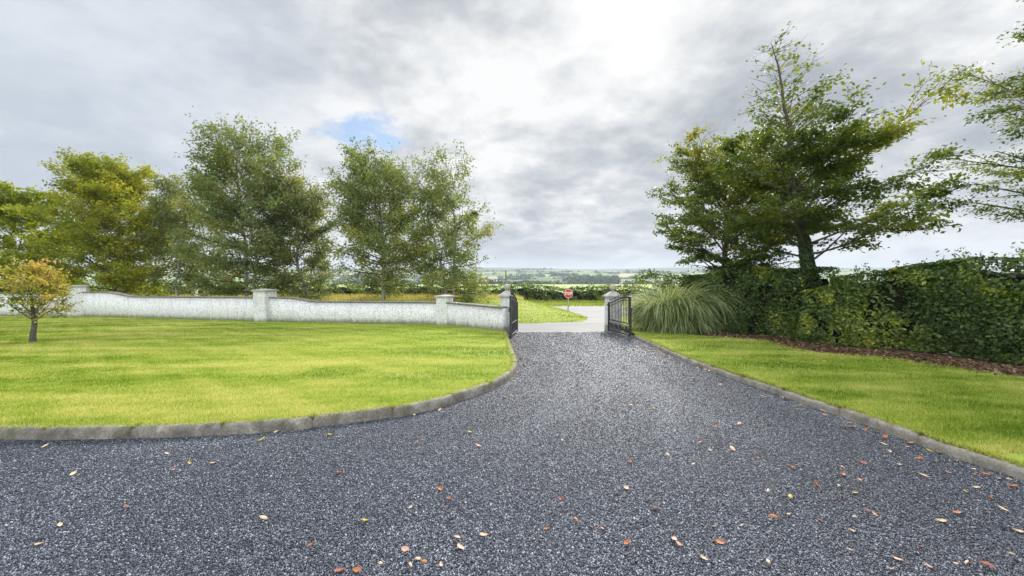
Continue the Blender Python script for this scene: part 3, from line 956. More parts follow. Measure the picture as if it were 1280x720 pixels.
    v, q = tubes(trunkP, 9); tr = link('trunk', npmesh('trunk', v, q, smooth=True), bark, root)
    v, q = tubes(limbP, 5); v2, q2 = tubes(twigP, 3)
    me = npmesh('branches', np.concatenate([v, v2]), np.concatenate([q, q2 + len(v)]), smooth=True)
    link('branches', me, M['bark_twig'] if bark is M['bark_birch'] else bark, root)
    V, Q = leaf_quads(C_, np.concatenate(LA), np.concatenate(LN), leaf * rng.uniform(1 - leafvar, 1 + leafvar, len(C_)), asp)
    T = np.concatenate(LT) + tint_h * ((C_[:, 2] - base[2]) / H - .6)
    link('crown', npmesh('crown', V, Q, {'tint': np.clip(T, 0, 1)}), leafm, root)
    print(label[:30], 'leaves', len(C_))
    root_trunks[root.name] = trunkP[0][0]
    return root

TG = 'trees on the bank beyond the garden wall'
def left_tree(u, d, vtop, utop, prof, label, seed, leafm, **kw):
    x = atd(u, d); b = (x, d, float(gz(x, d)) - .05)
    tp = (atd(utop, d), d + .2, zat(vtop, d))
    crown = [(a, w_ * .88 * d / F) for a, w_ in prof]        # widths in photo pixels -> metres
    a = dict(name='birch_tree', bark=M['bark_birch'], wind=(-.20, .03, .20), upcurve=.30, el=(-.20, 1.1), droop=.20, spread=.34, asp=.66, skip=.14, group=TG, cat='tree')
    a.update(kw)
    nm = a.pop('name'); cat = a.pop('cat')
    return tree(nm, b, tp, label, cat, seed, crown, leafm, **a)

left_tree(12, 30, 226, 18, [(.05, 56), (.4, 78), (.75, 66), (1, 22)], 'bright lime green round tree at the outer end of the row', 11, M['leaf_lime'],
          name='broadleaf_tree', bark=M['bark_dark'], wind=(-.1, 0, .05), leaf=.24, per=26, n_limb=56, clear=.06, flat=.3, tint=.5, el=(.0, 1.0), upcurve=.2, droop=0)
left_tree(142, 27.5, 193, 128, [(.03, 70), (.25, 84), (.5, 74), (.75, 54), (.9, 34), (1, 14)], 'broad olive gold tree with drooping layers behind the corner wall pillar', 13, M['leaf_olive'],
          name='hornbeam_tree', bark=M['bark_dark'], leaf=.165, per=34, n_limb=84, clear=.05, r0=.17, flat=.35, tint=.55, wind=(-.12, 0, .20), twig_d=6.5, droop=.1, autumn=.02, bare_top=.3)
left_tree(223, 27, 218, 212, [(.05, 26), (.35, 38), (.7, 30), (1, 12)], 'slim grey green birch with thin stem between the olive tree and the tallest birch', 14, M['leaf_birchgrey'], n_limb=44, r0=.08, per=26, leaf=.145, clear=.10, sub_d=5, twig_d=7, bare_top=.45, tint=.55)
left_tree(254, 29, 232, 246, [(.05, 26), (.4, 34), (1, 10)], 'small thin birch beside the white post on the bank', 15, M['leaf_birchgrey'], n_limb=34, r0=.07, per=24, leaf=.145, clear=.10, sub_d=5, twig_d=7, tint=.6, bare_top=.3)
left_tree(314, 26, 152, 308, [(.03, 64), (.25, 78), (.5, 72), (.72, 56), (.9, 34), (1, 14)], 'tallest broad birch with a windswept crown above the wall pillar', 16, M['leaf_birch'],
          n_limb=92, r0=.16, per=26, leaf=.155, clear=.06, stems=2, bare_top=.5, skip=.14, tint=.54, twig_d=5.5)
left_tree(384, 27, 218, 372, [(.03, 52), (.3, 60), (.65, 44), (1, 14)], 'grey green bushy birch with low hanging foliage right beside the tallest birch', 17, M['leaf_birchgrey'],
          n_limb=60, r0=.12, per=26, leaf=.155, clear=.03, sub_d=4.2, twig_d=6, tint=.54, bare_top=.4)
left_tree(478, 25.5, 178, 462, [(.03, 56), (.3, 70), (.6, 60), (.82, 40), (1, 12)], 'wide leafy birch with pale trunk bases near the middle of the long wall panel', 18, M['leaf_birch'],
          n_limb=86, r0=.15, per=28, leaf=.15, clear=.07, stems=2, bare_top=.45, skip=.13, tint=.58, twig_d=5.5)
left_tree(562, 24.5, 184, 550, [(.04, 50), (.3, 58), (.6, 50), (.85, 34), (1, 12)], 'sparse browning birch at the gate end of the row, an old nest in its crown', 19, M['leaf_birch'],
          n_limb=84, r0=.13, per=30, leaf=.145, clear=.03, bare_top=.62, skip=.14, tint=.58, autumn=.04, stems=2, twig_d=5.5)

# old nest in the end birch
bx = Vector((atd(593, 24.3), 24.3, zat(268, 24.3)))
paths = []
for k in range(90):
    a = random.uniform(0, 6.28); r_ = random.uniform(.05, .2); z = random.uniform(-.13, .13)
    c = bx + Vector((math.cos(a) * r_, math.sin(a) * r_, z)); d_ = Vector((-math.sin(a) + random.gauss(0, .4), math.cos(a) + random.gauss(0, .4), random.gauss(0, .25))) * .16
    paths.append(([tuple(c - d_), tuple(c), tuple(c + d_ + Vector((0, 0, .02)))], np.full(3, .012)))
tag(link('bird_nest', tube_mesh('bird_nest', paths, 3), M['bark_twig']), 'dark twiggy nest lodged in the sparse birch at the gate end', 'nest')

# ornamental tree on the lawn
ob = G(41, 427.5, .1)
oh = zat(324, ob.y)
tree('ornamental_tree', ob, (atd(40, ob.y), ob.y, oh), 'small russet and gold tree on a short bare stem in the round lawn', 'tree', 31,
     [(.26, .75), (.42, 1.0), (.7, .85), (1, .5)], M['leaf_russet'], M['bark_dark'], n_limb=30, clear=.26, r0=.068, el=(.45, 1.3), upcurve=.7, wind=(.15, 0, .3),
     leaf=.095, per=20, sub_d=6, twig_d=10, twig_l=.28, spread=.13, tint=.36, tintvar=.22, skip=.10, asp=.5, tint_h=.8, droop=.05)

# beeches on the right
def right_tree(u, d, vtop, utop, prof, label, seed, **kw):
    x = atd(u, d); b = (x, d, -SLOPE * d + .03)
    tp = (atd(utop, d), d, zat(vtop, d))
    crown = [(a, w_ * d / F) for a, w_ in prof]
    a = dict(bark=M['bark_dark'], el=(.05, .95), upcurve=.12, flat=.6, droop=.12, leaf=.10, asp=.62, group='beeches behind the trimmed hedge')
    a.update(kw)
    return tree('beech_tree', b, tp, label, 'tree', seed, crown, M['leaf_beech'], **a)
right_tree(898, 16.0, 160, 888, [(.16, 66), (.36, 86), (.6, 80), (.8, 54), (1, 16)], 'rounded beech with yellowing top behind the pampas grass', 41, n_limb=64, clear=.20, r0=.15, per=36, leaf=.11, tint=.38, twig_d=7.5, sub_d=4.2, bare_top=.1, autumn=.06, skip=.12, el=(.08, 1.1), tint_h=.6, flat=.45)
tall_beech = right_tree(1018, 11.9, 64, 985, [(.18, 100), (.32, 128), (.44, 92), (.56, 58), (.78, 34), (1, 5)], 'tall spired beech with bare top twigs and an ivy clad trunk in the hedge gap', 42, n_limb=74, clear=.26, r0=.13, per=50, leaf=.11, tint=.33, bare_top=.88, skip=.22, twig_d=7.5, sub_d=4.4, el=(.16, .85), upcurve=.02, autumn=.05, asym=.28, flat=.6, spread=.20, tint_h=.25)
right_tree(1415, 9.5, -190, 1400, [(.16, 145), (.30, 178), (.42, 168), (.58, 115), (.72, 104), (1, 20)], 'beech reaching in over the hedge with its trunk out of view', 43, n_limb=66, clear=.20, r0=.17, per=46, leaf=.085, tint=.29, bare_top=.3, skip=.18, spread=.22, twig_d=7, az_bias=math.pi, autumn=.02)

# ------------------------------------------------------------------ ivy on the tall beech
def leaf_cloud(name, C_, A_, N_, size, asp, T, mat, parent=None):
    V, Q = leaf_quads(C_, A_, N_, size, asp)
    return link(name, npmesh(name, V, Q, {'tint': np.clip(T, 0, 1)}), mat, parent)
n_ = 9000
tx, ty = atd(1018, 11.9), 11.9
zt = RNG.random(n_) ** .9
a = RNG.uniform(0, 6.28, n_)
rad = (.235 - .12 * zt) * RNG.uniform(.75, 1.15, n_) * (1 + .2 * vnoise(zt * 20, a * 2, 3))
zz = -SLOPE * ty + zt * 4.4
tr_ = root_trunks[tall_beech.name]
xx = np.interp(zz, tr_[:, 2], tr_[:, 0]) + np.cos(a) * rad; yy = np.interp(zz, tr_[:, 2], tr_[:, 1]) + np.sin(a) * rad
C_ = np.stack([xx, yy, zz], 1)
N_ = np.stack([np.cos(a), np.sin(a), np.full(n_, .5)], 1) + RNG.normal(0, .4, (n_, 3))
A_ = np.stack([-np.sin(a) * .4, np.cos(a) * .4, np.full(n_, -1.)], 1) + RNG.normal(0, .5, (n_, 3))
tag(leaf_cloud('climbing_ivy', C_, A_, N_, RNG.uniform(.05, .095, n_), .85, RNG.normal(.45, .22, n_), M['leaf_ivy']), 'dark ivy sheathing the trunk of the tall spired beech', 'ivy')

# ------------------------------------------------------------------ hedges
def hedge(name, pts, tops, depth, n, label, seed, leaf=.085, leafm='leaf_hedge', tintf=None, base_h=.05, zf=None, lump=.065, shoots=0, group=None, cat='hedge', core=.30):
    """pts: front-foot polyline (x, y); tops: z of the top at each point; depth: thickness away from the viewer"""
    rng = np.random.default_rng(seed)
    P = np.array(pts, float); s = np.concatenate([[0], np.cumsum(np.linalg.norm(np.diff(P, axis=0), axis=1))]); L = s[-1]
    zf = zf or (lambda x, y: -SLOPE * y + .06)
    root = empty(name, (P[0][0], P[0][1], float(zf(P[0][0], P[0][1]))), label, cat, group)
    dirs = np.diff(P, axis=0); dirs /= np.linalg.norm(dirs, axis=1)[:, None]
    def frame(ss):
        x = np.interp(ss, s, P[:, 0]); y = np.interp(ss, s, P[:, 1])
        k = np.clip(np.searchsorted(s, ss, side='right') - 1, 0, len(dirs) - 1)
        # smooth the normals
        dm = s[:-1] + np.diff(s) / 2
        dx = np.interp(ss, dm, dirs[:, 0]); dy = np.interp(ss, dm, dirs[:, 1])
        return x, y, dx, dy
    def surf(ss, w, inset):
        """w in 0..1 : 0-.62 front face going up, .62-.9 top, .9-1 back"""
        x, y, dx, dy = frame(ss)
        nx, ny = -dy, dx                                    # away from the viewer
        sgn = np.where(nx * x + ny * y < 0, -1, 1); nx *= sgn; ny *= sgn
        zt_ = np.interp(ss, s, tops) + .07 * vnoise(ss * 1.3, ss * .2, seed) - inset
        zb = zf(x, y) + base_h
        f1 = np.clip(w / .62, 0, 1); f2 = np.clip((w - .62) / .28, 0, 1); f3 = np.clip((w - .9) / .1, 0, 1)
        lmp = lump * vnoise(ss * 2.2, w * 9, seed + 1) + lump * .5 * vnoise(ss * 6, w * 22, seed + 2)
        dep = inset + f2 * (depth - 2 * inset) + lmp * (1 - f2) + .16 * S((f1 - .8) / .2) * (f2 == 0) + .10 * (1 - S(f1 / .25))
        z = zb + (zt_ - zb) * np.where(f2 > 0, 1, f1) * (1 - .5 * f3) + lmp * .6 * (f2 > 0)
        return np.stack([x + nx * dep, y + ny * dep, z], 1), nx, ny, f1, f2
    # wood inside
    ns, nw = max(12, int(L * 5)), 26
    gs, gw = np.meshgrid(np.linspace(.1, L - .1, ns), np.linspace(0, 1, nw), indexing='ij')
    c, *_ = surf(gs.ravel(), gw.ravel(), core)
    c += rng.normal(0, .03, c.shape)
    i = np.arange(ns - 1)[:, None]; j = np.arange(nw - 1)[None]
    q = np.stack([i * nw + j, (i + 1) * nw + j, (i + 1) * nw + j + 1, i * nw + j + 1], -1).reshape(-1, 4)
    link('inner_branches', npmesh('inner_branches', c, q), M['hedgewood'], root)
    ss = rng.uniform(0, L, n); w = rng.beta(1.0, 1.0, n)
    c, nx, ny, f1, f2 = surf(ss, w, 0.0)
    inn = rng.exponential(.10, n) - .05
    # gaps: thin the shell where the noise dips
    gap = vnoise(ss * 3.1, w * 12, seed + 5) + .5 * vnoise(ss * 9, w * 30, seed + 6)
    keep = rng.random(n) < np.clip(.72 + .80 * gap, .10, 1)
    nrm = np.where((f2 > 0)[:, None], np.array([[0, 0, 1.]]), np.stack([-nx, -ny, np.full(n, .35)], 1))
    c = c - nrm * inn[:, None]
    N_ = unit(nrm + rng.normal(0, .55, (n, 3))); A_ = unit(np.stack([rng.normal(0, 1, n), rng.normal(0, 1, n), rng.normal(-.5, .6, n)], 1))
    base_t = tintf(ss / L, f1, c) if tintf else .4
    cl_ = (vnoise(ss * 5.5, w * 20, seed + 11) + .5 * vnoise(ss * 14, w * 45, seed + 12)) > .75
    T = base_t + .26 * cl_ * (rng.random(n) < .7) + rng.normal(0, .15, n) + .14 * vnoise(ss * 4, w * 14, seed + 8)
    if shoots:
        sc = rng.uniform(0, L, shoots); cc = []
        for s1 in sc:
            p, *_ = surf(np.array([s1]), np.array([.62 + .25 * rng.random()]), 0.0)
            hgt = rng.uniform(.12, .45)
            k = rng.integers(6, 14)
            cc.append(p[0] + np.stack([rng.normal(0, .04, k), rng.normal(0, .04, k), rng.random(k) * hgt], 1))
        cc = np.concatenate(cc)
        leaf_cloud('foliage', cc, unit(rng.normal(0, 1, cc.shape) + np.array([0, 0, .8])), unit(rng.normal(0, 1, cc.shape)), rng.uniform(.5, 1, len(cc)) * leaf, .5, rng.normal(.5, .15, len(cc)), M[leafm], root)
    leaf_cloud('foliage', c[keep], A_[keep], N_[keep], leaf * rng.uniform(.6, 1.3, keep.sum()), .62, T[keep], M[leafm], root)
    return root

def H_(u, v): p = G(u, v, .1); return (p.x, p.y)
def hz(v, p): return zat(v, p[1])
hr = [H_(1036, 431), H_(1120, 437), H_(1195, 446), H_(1280, 457), (11.9, 5.2), (13.0, 3.0)]
hr_t = [hz(349, hr[0]), hz(333, hr[1]), hz(325, hr[2]), hz(320, hr[3]), 2.15, 2.15]
def tintR(f_, h, c):
    return .31 + .40 * (1 - S((f_ - .02) / .24)) * (1 - S((h - .35) / .5)) * (.75 + .5 * vnoise(c[:, 0] * 3.5, c[:, 2] * 3, 16)) + .22 * S((h - .93) / .07) * S((f_ - .3) / .2) + .20 * S((f_ - .45) / .2) * np.clip(vnoise(c[:, 0] * 3, c[:, 2] * 3, 77), 0, 1)
hedge('trimmed_hedge', hr, hr_t, 1.3, 85000, 'long trimmed hedge with yellow green patches above the bed of brown fallen leaves', 51, tintf=tintR, shoots=70, leaf=.095, group=None)
hl = [(H_(872, 416)[0], H_(872, 416)[1] + 1.5), H_(900, 417), H_(950, 420), H_(1003, 427)]
hl_t = [hz(347, hl[0]), hz(338, hl[1]), hz(336.5, hl[2]), hz(337.5, hl[3])]
hedge('trimmed_hedge', hl, hl_t, 1.4, 36000, 'short dark glossy hedge block between the pampas grass and the ivy clad beech', 52, tintf=lambda f_, h, c: .34 + .30 * S((f_ - .8) / .2) * (1 - h), leaf=.085, shoots=20)
# low leafy fill at the foot of the tall beech
hm_ = [H_(1000, 428), H_(1040, 432)]
hedge('low_shrub', hm_, [zat(362, hm_[0][1]), zat(356, hm_[1][1])], 1.0, 7000, 'yellow green low shrub round the foot of the ivy clad beech', 53, tintf=lambda f_, h, c: .50 + .14 * vnoise(c[:, 0] * 5, c[:, 2] * 4, 15), leaf=.09, cat='shrub', core=.35)

# wild hedge across the road
fx = np.linspace(-62, 46, 28)
fp = [(x, 44.8 + .35 * math.sin(x * .3)) for x in fx]
ft = [float(zat(357.3, 45.5)) + .22 * math.sin(x * .55 + 1) + .14 * math.sin(x * 1.7) for x in fx]
hedge('roadside_hedge', fp, ft, 2.0, 90000, 'long wild dark hedge along the far side of the road', 54, tintf=lambda f_, h, c: .44 + .30 * (1 - S(h / .35)) + .12 * vnoise(c[:, 0] * .5, c[:, 2], 4), leaf=.17, zf=lambda x, y: gz(x, y) + .1, lump=.28, shoots=500, core=.5)

# ------------------------------------------------------------------ pampas grass
def pampas():
    rng = np.random.default_rng(61)
    c0 = G(851, 416, .1); c0 = Vector((c0.x, c0.y + 1.05, 0)); c0.x += .14
    root = empty('pampas_grass', (c0.x, c0.y, -SLOPE * c0.y + .08), 'big fountain of arching pale green pampas grass beside the gate', 'ornamental grass')
    def mk(n, L0, L1, tint, out, wd, e_lo=1.25, e_hi=1.57):
        V, Q, T = [], [], []
        K = 9
        a = rng.uniform(0, 6.28, n); r_ = .9 * np.sqrt(rng.random(n))
        bx_, by_ = c0.x + np.cos(a) * r_ * 1.0, c0.y + np.sin(a) * r_ * .8
        bz = -SLOPE * by_ + .06
        az = a + rng.normal(0, .7, n)
        L = rng.uniform(L0, L1, n) * (1 - .28 * np.maximum(0, -np.cos(az)))
        e0 = rng.uniform(e_lo, e_hi, n); drop = rng.uniform(1.6, 3.15, n) * out
        px, py, pz = bx_.copy(), by_.copy(), bz.copy()
        pts = [(px.copy(), py.copy(), pz.copy())]
        for k in range(K):
            e = e0 - drop * ((k + .5) / K) ** 1.7
            px += np.cos(az) * np.cos(e) * L / K; py += np.sin(az) * np.cos(e) * L / K; pz += np.sin(e) * L / K
            pz = np.maximum(pz, -SLOPE * py + .08)
            pts.append((px.copy(), py.copy(), pz.copy()))
        P = np.stack([np.stack(p, 1) for p in pts], 1)      # n,K+1,3
        tw = rng.uniform(-.9, .9, n)
        sd = np.stack([-np.sin(az + tw), np.cos(az + tw), rng.uniform(-.5, .5, n)], 1)
        wk = wd * np.array([.8] + [1] * (K - 3) + [.8, .5, .08])
        A = P - sd[:, None] * wk[None, :, None]; B = P + sd[:, None] * wk[None, :, None]
        V = np.stack([A, B], 2).reshape(-1, 3)
        base = np.arange(n)[:, None, None] * (K + 1) * 2; kk = np.arange(K)[None, :, None] * 2
        q = (base + kk + np.array([0, 1, 3, 2])[None, None]).reshape(-1, 4)
        return V, q, np.repeat(np.clip(rng.normal(tint, .28, n), 0, 1), K)
    V, q, T = mk(4200, 1.7, 2.95, .58, 1.0, .0105)
    V2, q2, T2 = mk(2600, 1.1, 2.05, .55, 1.0, .0095, .75, 1.3)
    V, q, T = np.concatenate([V, V2]), np.concatenate([q, q2 + len(V)]), np.concatenate([T, T2])
    link('leaf_fountain', npmesh('leaf_fountain', V, q, {'tint': T}), M['leaf_pampas'], root)
    V, q, T = mk(700, .5, 1.3, .7, 1.2, .007)
    link('dead_leaf_skirt', npmesh('dead_leaf_skirt', V, q, {'tint': T}), M['straw'], root)
pampas()

# ------------------------------------------------------------------ leaf litter in the bed
n_ = 9000
s_ = RNG.integers(1, len(BED) - 1, n_); f_ = RNG.random(n_)[:, None]
Bp = np.array(BED); p = Bp[s_] * (1 - f_) + Bp[np.minimum(s_ + 1, len(BED) - 1)] * f_
p = p + np.stack([RNG.normal(.42, .34, n_), RNG.normal(.32, .26, n_)], 1)
C_ = np.c_[p, -SLOPE * p[:, 1] + .10 + RNG.random(n_) * .035]
k = C_[:, 0] > 6.6
C_ = C_[k]; n_ = len(C_)
o = leaf_cloud('leaf_litter', C_, RNG.normal(0, 1, (n_, 3)) * (1, 1, .3), np.array([0, 0, 1.]) + RNG.normal(0, .35, (n_, 3)), RNG.uniform(.05, .10, n_), .6, RNG.normal(.45, .25, n_), M['leaf_litter'])
tag(o, kind='stuff')

# ------------------------------------------------------------------ fallen leaves, one by one
LEAFCOL = {'o': ('orange', (.44, .155, .05)), 't': ('tan', (.56, .41, .26)), 'y': ('yellow', (.52, .40, .07)), 'r': ('red brown', (.30, .07, .035)), 'p': ('pinkish buff', (.60, .36, .26))}
def leaf_mesh(seed, col):
    rng = random.Random(seed)
    wd = rng.uniform(.40, .56); curl = rng.uniform(.1, .5); twist = rng.uniform(-.3, .3)
    V, Q = [], []
    n_ = 8
    for i_ in range(n_ + 1):
        t_ = i_ / n_
        w_ = wd * .5 * math.sin(math.pi * t_ ** .85) ** .8 if 0 < i_ < n_ else .012
        w_ *= 1 + .08 * (-1) ** i_
        z = curl * .5 * (t_ - .5) ** 2 * 2
        for k, s in enumerate((-1, -.5, 0, .5, 1)):
            V.append((t_ - .5, s * w_, z + abs(s) ** 1.5 * curl * .28 + twist * s * w_ * (t_ - .5)))
    for i_ in range(n_):
        for k in range(4):
            a_ = i_ * 5 + k
            Q.append((a_, a_ + 1, a_ + 6, a_ + 5))
    # stalk
    o_ = len(V); V += [(-.5, -.012, .0 + curl * .25), (-.5, .012, curl * .25), (-.72, .008, curl * .35), (-.72, -.008, curl * .35)]
    Q.append((o_, o_ + 1, o_ + 2, o_ + 3))
    me = npmesh('fallen_leaf', V, Q, smooth=True)
    return me
leafmats = {}
for k, (nm, c) in LEAFCOL.items():
    m, t, b = material('dry_leaf_' + nm.replace(' ', '_'))
    p = t.pos()
    cc = t.mix(t.smooth(t.noise(p, 70, 4, .65), .45, .7), (*c, 1), tuple(x * .55 for x in c) + (1,))
    t.put(b.inputs['Base Color'], cc); b.inputs['Roughness'].default_value = .6; leafmats[k] = m
protos = {}
for k in LEAFCOL:
    protos[k] = []
    for q_ in range(4):
        me = leaf_mesh(hash((ord(k), q_)) % 9999, k); me.materials.append(leafmats[k]); protos[k].append(me)
zoomR = [(423,270,'r'),(512,308,'o'),(568,304,'t'),(470,348,'o'),(495,368,'t'),(552,368,'t'),(612,388,'o'),(388,383,'t'),(453,403,'t'),(295,399,'o'),(652,420,'y'),(703,413,'o'),(285,463,'t'),(122,490,'r'),(360,518,'o'),(160,547,'o'),(85,566,'o'),(225,565,'o'),(287,603,'o'),(405,592,'p'),(417,606,'p'),(640,655,'t'),(480,642,'t'),(505,560,'t'),(520,600,'o'),(575,558,'t'),(655,540,'o'),(690,530,'t'),(770,545,'o'),(760,456,'o'),(826,487,'o'),(858,477,'y'),(870,447,'o'),(878,401,'r'),(827,415,'t'),(828,430,'r'),(890,525,'o'),(845,620,'t'),(965,645,'p'),(948,668,'p'),(1040,660,'p'),(1110,660,'p'),(1135,657,'p'),(1190,662,'r'),(1022,612,'r'),(1112,526,'o'),(1195,490,'o'),(1228,517,'t'),(1133,473,'y'),(1162,462,'t'),(1073,547,'t'),(1265,573,'t'),(1250,636,'t'),(1155,430,'o'),(1180,428,'o'),(1018,400,'r'),(1020,388,'o'),(968,405,'t'),(945,372,'t'),(995,350,'o'),(1070,375,'t'),(930,353,'t'),(885,318,'o'),(125,347,'p'),(120,300,'t'),(1215,440,'t'),(906,530,'p'),(1110,395,'t'),(1030,436,'t'),(856,541,'t'),(850,572,'t'),(695,488,'y'),(640,475,'t'),(818,462,'t')]
zoomL = [(113,358,'t'),(182,428,'t'),(213,387,'t'),(150,558,'t'),(98,606,'t'),(317,514,'r'),(363,335,'t'),(418,377,'t'),(473,402,'y'),(530,402,'t'),(434,418,'o'),(640,327,'t'),(655,342,'y'),(690,325,'t'),(697,398,'t'),(660,543,'t'),(776,607,'o'),(849,672,'r'),(848,427,'o'),(912,547,'y'),(1043,350,'o'),(1037,447,'o'),(1100,467,'o'),(1122,493,'o'),(1172,253,'r'),(1100,267,'t'),(1035,282,'t'),(1175,325,'y'),(1195,357,'p'),(1150,612,'p'),(1013,618,'p'),(1027,664,'p'),(1060,656,'o'),(1103,656,'p'),(1045,648,'t'),(950,660,'t'),(892,670,'o'),(1143,592,'t'),(1027,512,'t'),(1210,583,'t'),(824,330,'y')]
spots = [(640 + a / 2, 380 + b_ / 2, k) for a, b_, k in zoomR] + [(a / 2, 380 + b_ / 2, k) for a, b_, k in zoomL]
LS = [(p.x, p.y, 0.0, k) for p, k in ((G(u, v), k) for u, v, k in spots)]
drv = [(p[0], p[1]) for p in LKP] + [(p[0], p[1]) for p in RKP]
def kdist(x, y, path): return float(np.sqrt(((path - np.array([x, y])) ** 2).sum(1)).min())
rnd = random.Random(5)
kinds = 'ooottttyrppt'
while len(LS) < 200:                                      # drifted against the right kerb
    i_ = rnd.randrange(len(RKP) - 1); f_ = abs(rnd.gauss(0, .27)) + .03
    dd = RKP[i_ + 1] - RKP[i_]; dd = dd / np.linalg.norm(dd)
    x, y = RKP[i_] + np.array([dd[1], -dd[0]]) * f_
    if y > 13.5 or y < 2.2 or abs(x / y) > 1.33: continue
    LS.append((x, y, 0.0, rnd.choice(kinds)))
while len(LS) < 240:                                      # at the corner of the left kerb
    x = rnd.gauss(-.15, .28); y = rnd.uniform(7.2, 12.5)
    if kdist(x, y, LKP) > .5 or not in_poly(np.array([x]), np.array([y]), drive)[0]: continue
    LS.append((x, y, 0.0, rnd.choice('oootrp')))
while len(LS) < 278:                                      # strewn over the far half of the drive
    y = rnd.uniform(4.5, 13.5); x = rnd.uniform(-.3, .42 * y)
    if not in_poly(np.array([x]), np.array([y]), drive)[0]: continue
    LS.append((x, y, 0.0, rnd.choice(kinds)))
while len(LS) < 296:                                      # on the right lawn
    y = rnd.uniform(4.5, 12); x = rnd.uniform(3, 11)
    if not in_poly(np.array([x]), np.array([y]), lawnR)[0]: continue
    LS.append((x, y, .125, rnd.choice('otty')))
for (x, y, h, k) in LS:
    o = bpy.data.objects.new('fallen_leaf', rnd.choice(protos[k])); COL.objects.link(o)
    s = rnd.uniform(.036, .076) * (.9 if y < 3.2 else 1.05)
    o.scale = (s, s, s)
    o.location = (x, y, -SLOPE * y + h + .014)
    o.rotation_euler = (rnd.gauss(0, .22), rnd.gauss(0, .22), rnd.uniform(0, 6.28))
    if rnd.random() < .3: o.rotation_euler[0] += math.pi; o.location.z += .02
    nm = LEAFCOL[k][0]
    if h > .05: lab, g_ = f'{nm} fallen leaf lying on the strip of lawn before the hedge', 'fallen leaves on the lawn strip'
    else:
        kr, kl = kdist(x, y, RKP), kdist(x, y, LKP)
        if kr < .55: lab = f'{nm} fallen leaf on the gravel close to the kerb of the hedge side lawn'
        elif kl < .6: lab = f'{nm} fallen leaf on the gravel close to the kerb of the round lawn'
        elif y < 3.4: lab = f'curled {nm} fallen leaf out on the open gravel nearest the viewer'
        elif y < 6: lab = f'curled {nm} fallen leaf out on the open gravel midway to the gate'
        else: lab = f'small {nm} fallen leaf on the open gravel towards the gate'
        g_ = 'fallen leaves on the gravel drive'
    tag(o, lab, 'leaf', g_)

# ------------------------------------------------------------------ stop sign
sd = 27.6; sxx = atd(710.3, sd); szc = zat(367, sd); sr = .335
root = empty('stop_sign', (sxx, sd, float(gz(sxx, sd))), 'red octagonal STOP sign on a grey post at the road junction', 'road sign')
v, q = tubes([([(sxx, sd, float(gz(sxx, sd)) - .2), (sxx, sd, szc), (sxx, sd, szc + .2)], np.full(3, .045))], 10)
link('post', npmesh('post', v, q, smooth=True), M['greymetal'], root)
def octa(name, r_, y, th, mat, parent):
    bm = bmesh.new()
    a_ = [bm.verts.new((sxx + r_ * math.cos(R(22.5 + 45 * k)), y, szc + r_ * math.sin(R(22.5 + 45 * k)))) for k in range(8)]
    b_ = [bm.verts.new((p.co.x, y + th, p.co.z)) for p in a_]
    bm.faces.new(a_); bm.faces.new(b_[::-1])
    for k in range(8): bm.faces.new((a_[k], b_[k], b_[(k + 1) % 8], a_[(k + 1) % 8]))
    return link(name, bmm(name, bm), mat, parent)
M['signred'] = plain('sign_red', (.62, .03, .045), .4, 0, .06, 4)
M['signwhite'] = plain('sign_white', (.82, .82, .82), .4, 0, .06, 4)
octa('sign_border', sr, sd - .07, .012, M['signwhite'], root)
octa('sign_face', sr * .93, sd - .0745, .004, M['signred'], root)
fc = bpy.data.curves.new('lettering', 'FONT'); fc.body = 'STOP'; fc.size = .27; fc.align_x = 'CENTER'; fc.align_y = 'CENTER'; fc.extrude = .002; fc.offset = .008
fo = bpy.data.objects.new('lettering', fc); COL.objects.link(fo)
dg = bpy.context.evaluated_depsgraph_get(); dg.update()
me = bpy.data.meshes.new_from_object(fo.evaluated_get(dg))
bpy.data.objects.remove(fo)
me.transform(Matrix.Translation((sxx, sd - .079, szc)) @ Matrix.Rotation(math.pi / 2, 4, 'X') @ Matrix.Diagonal((.80, 1.1, 1, 1)))
me.materials.clear()
link('lettering', me, M['signwhite'], root)

# ------------------------------------------------------------------ pole and post beyond the wall
px_ = atd(632.3, 72); pb = float(gz(px_, 72))
v, q = tubes([([(px_, 72, pb - .3), (px_, 72, pb + 3), (px_, 72, zat(338, 72))], np.array([.15, .14, .12]))], 10)
tag(link('utility_pole', npmesh('utility_pole', v, q, smooth=True), M['pole']), 'grey wooden utility pole in the field beyond the far hedge', 'pole')
wx, wy = atd(243, 30.5), 30.5
bm = bmesh.new(); zb = float(gz(wx, wy)) - .1; zt_ = zat(351, wy)
box(bm, (wx, wy, zb), .30, .30, zt_ - zb, .1); box(bm, (wx, wy, zt_ + .002), .33, .33, .06, .1, .7)
tag(link('white_post', bmm('white_post', bm, bevel=.015), M['signwhite']), 'plain white square post standing on the bank between two thin birch trunks', 'post')

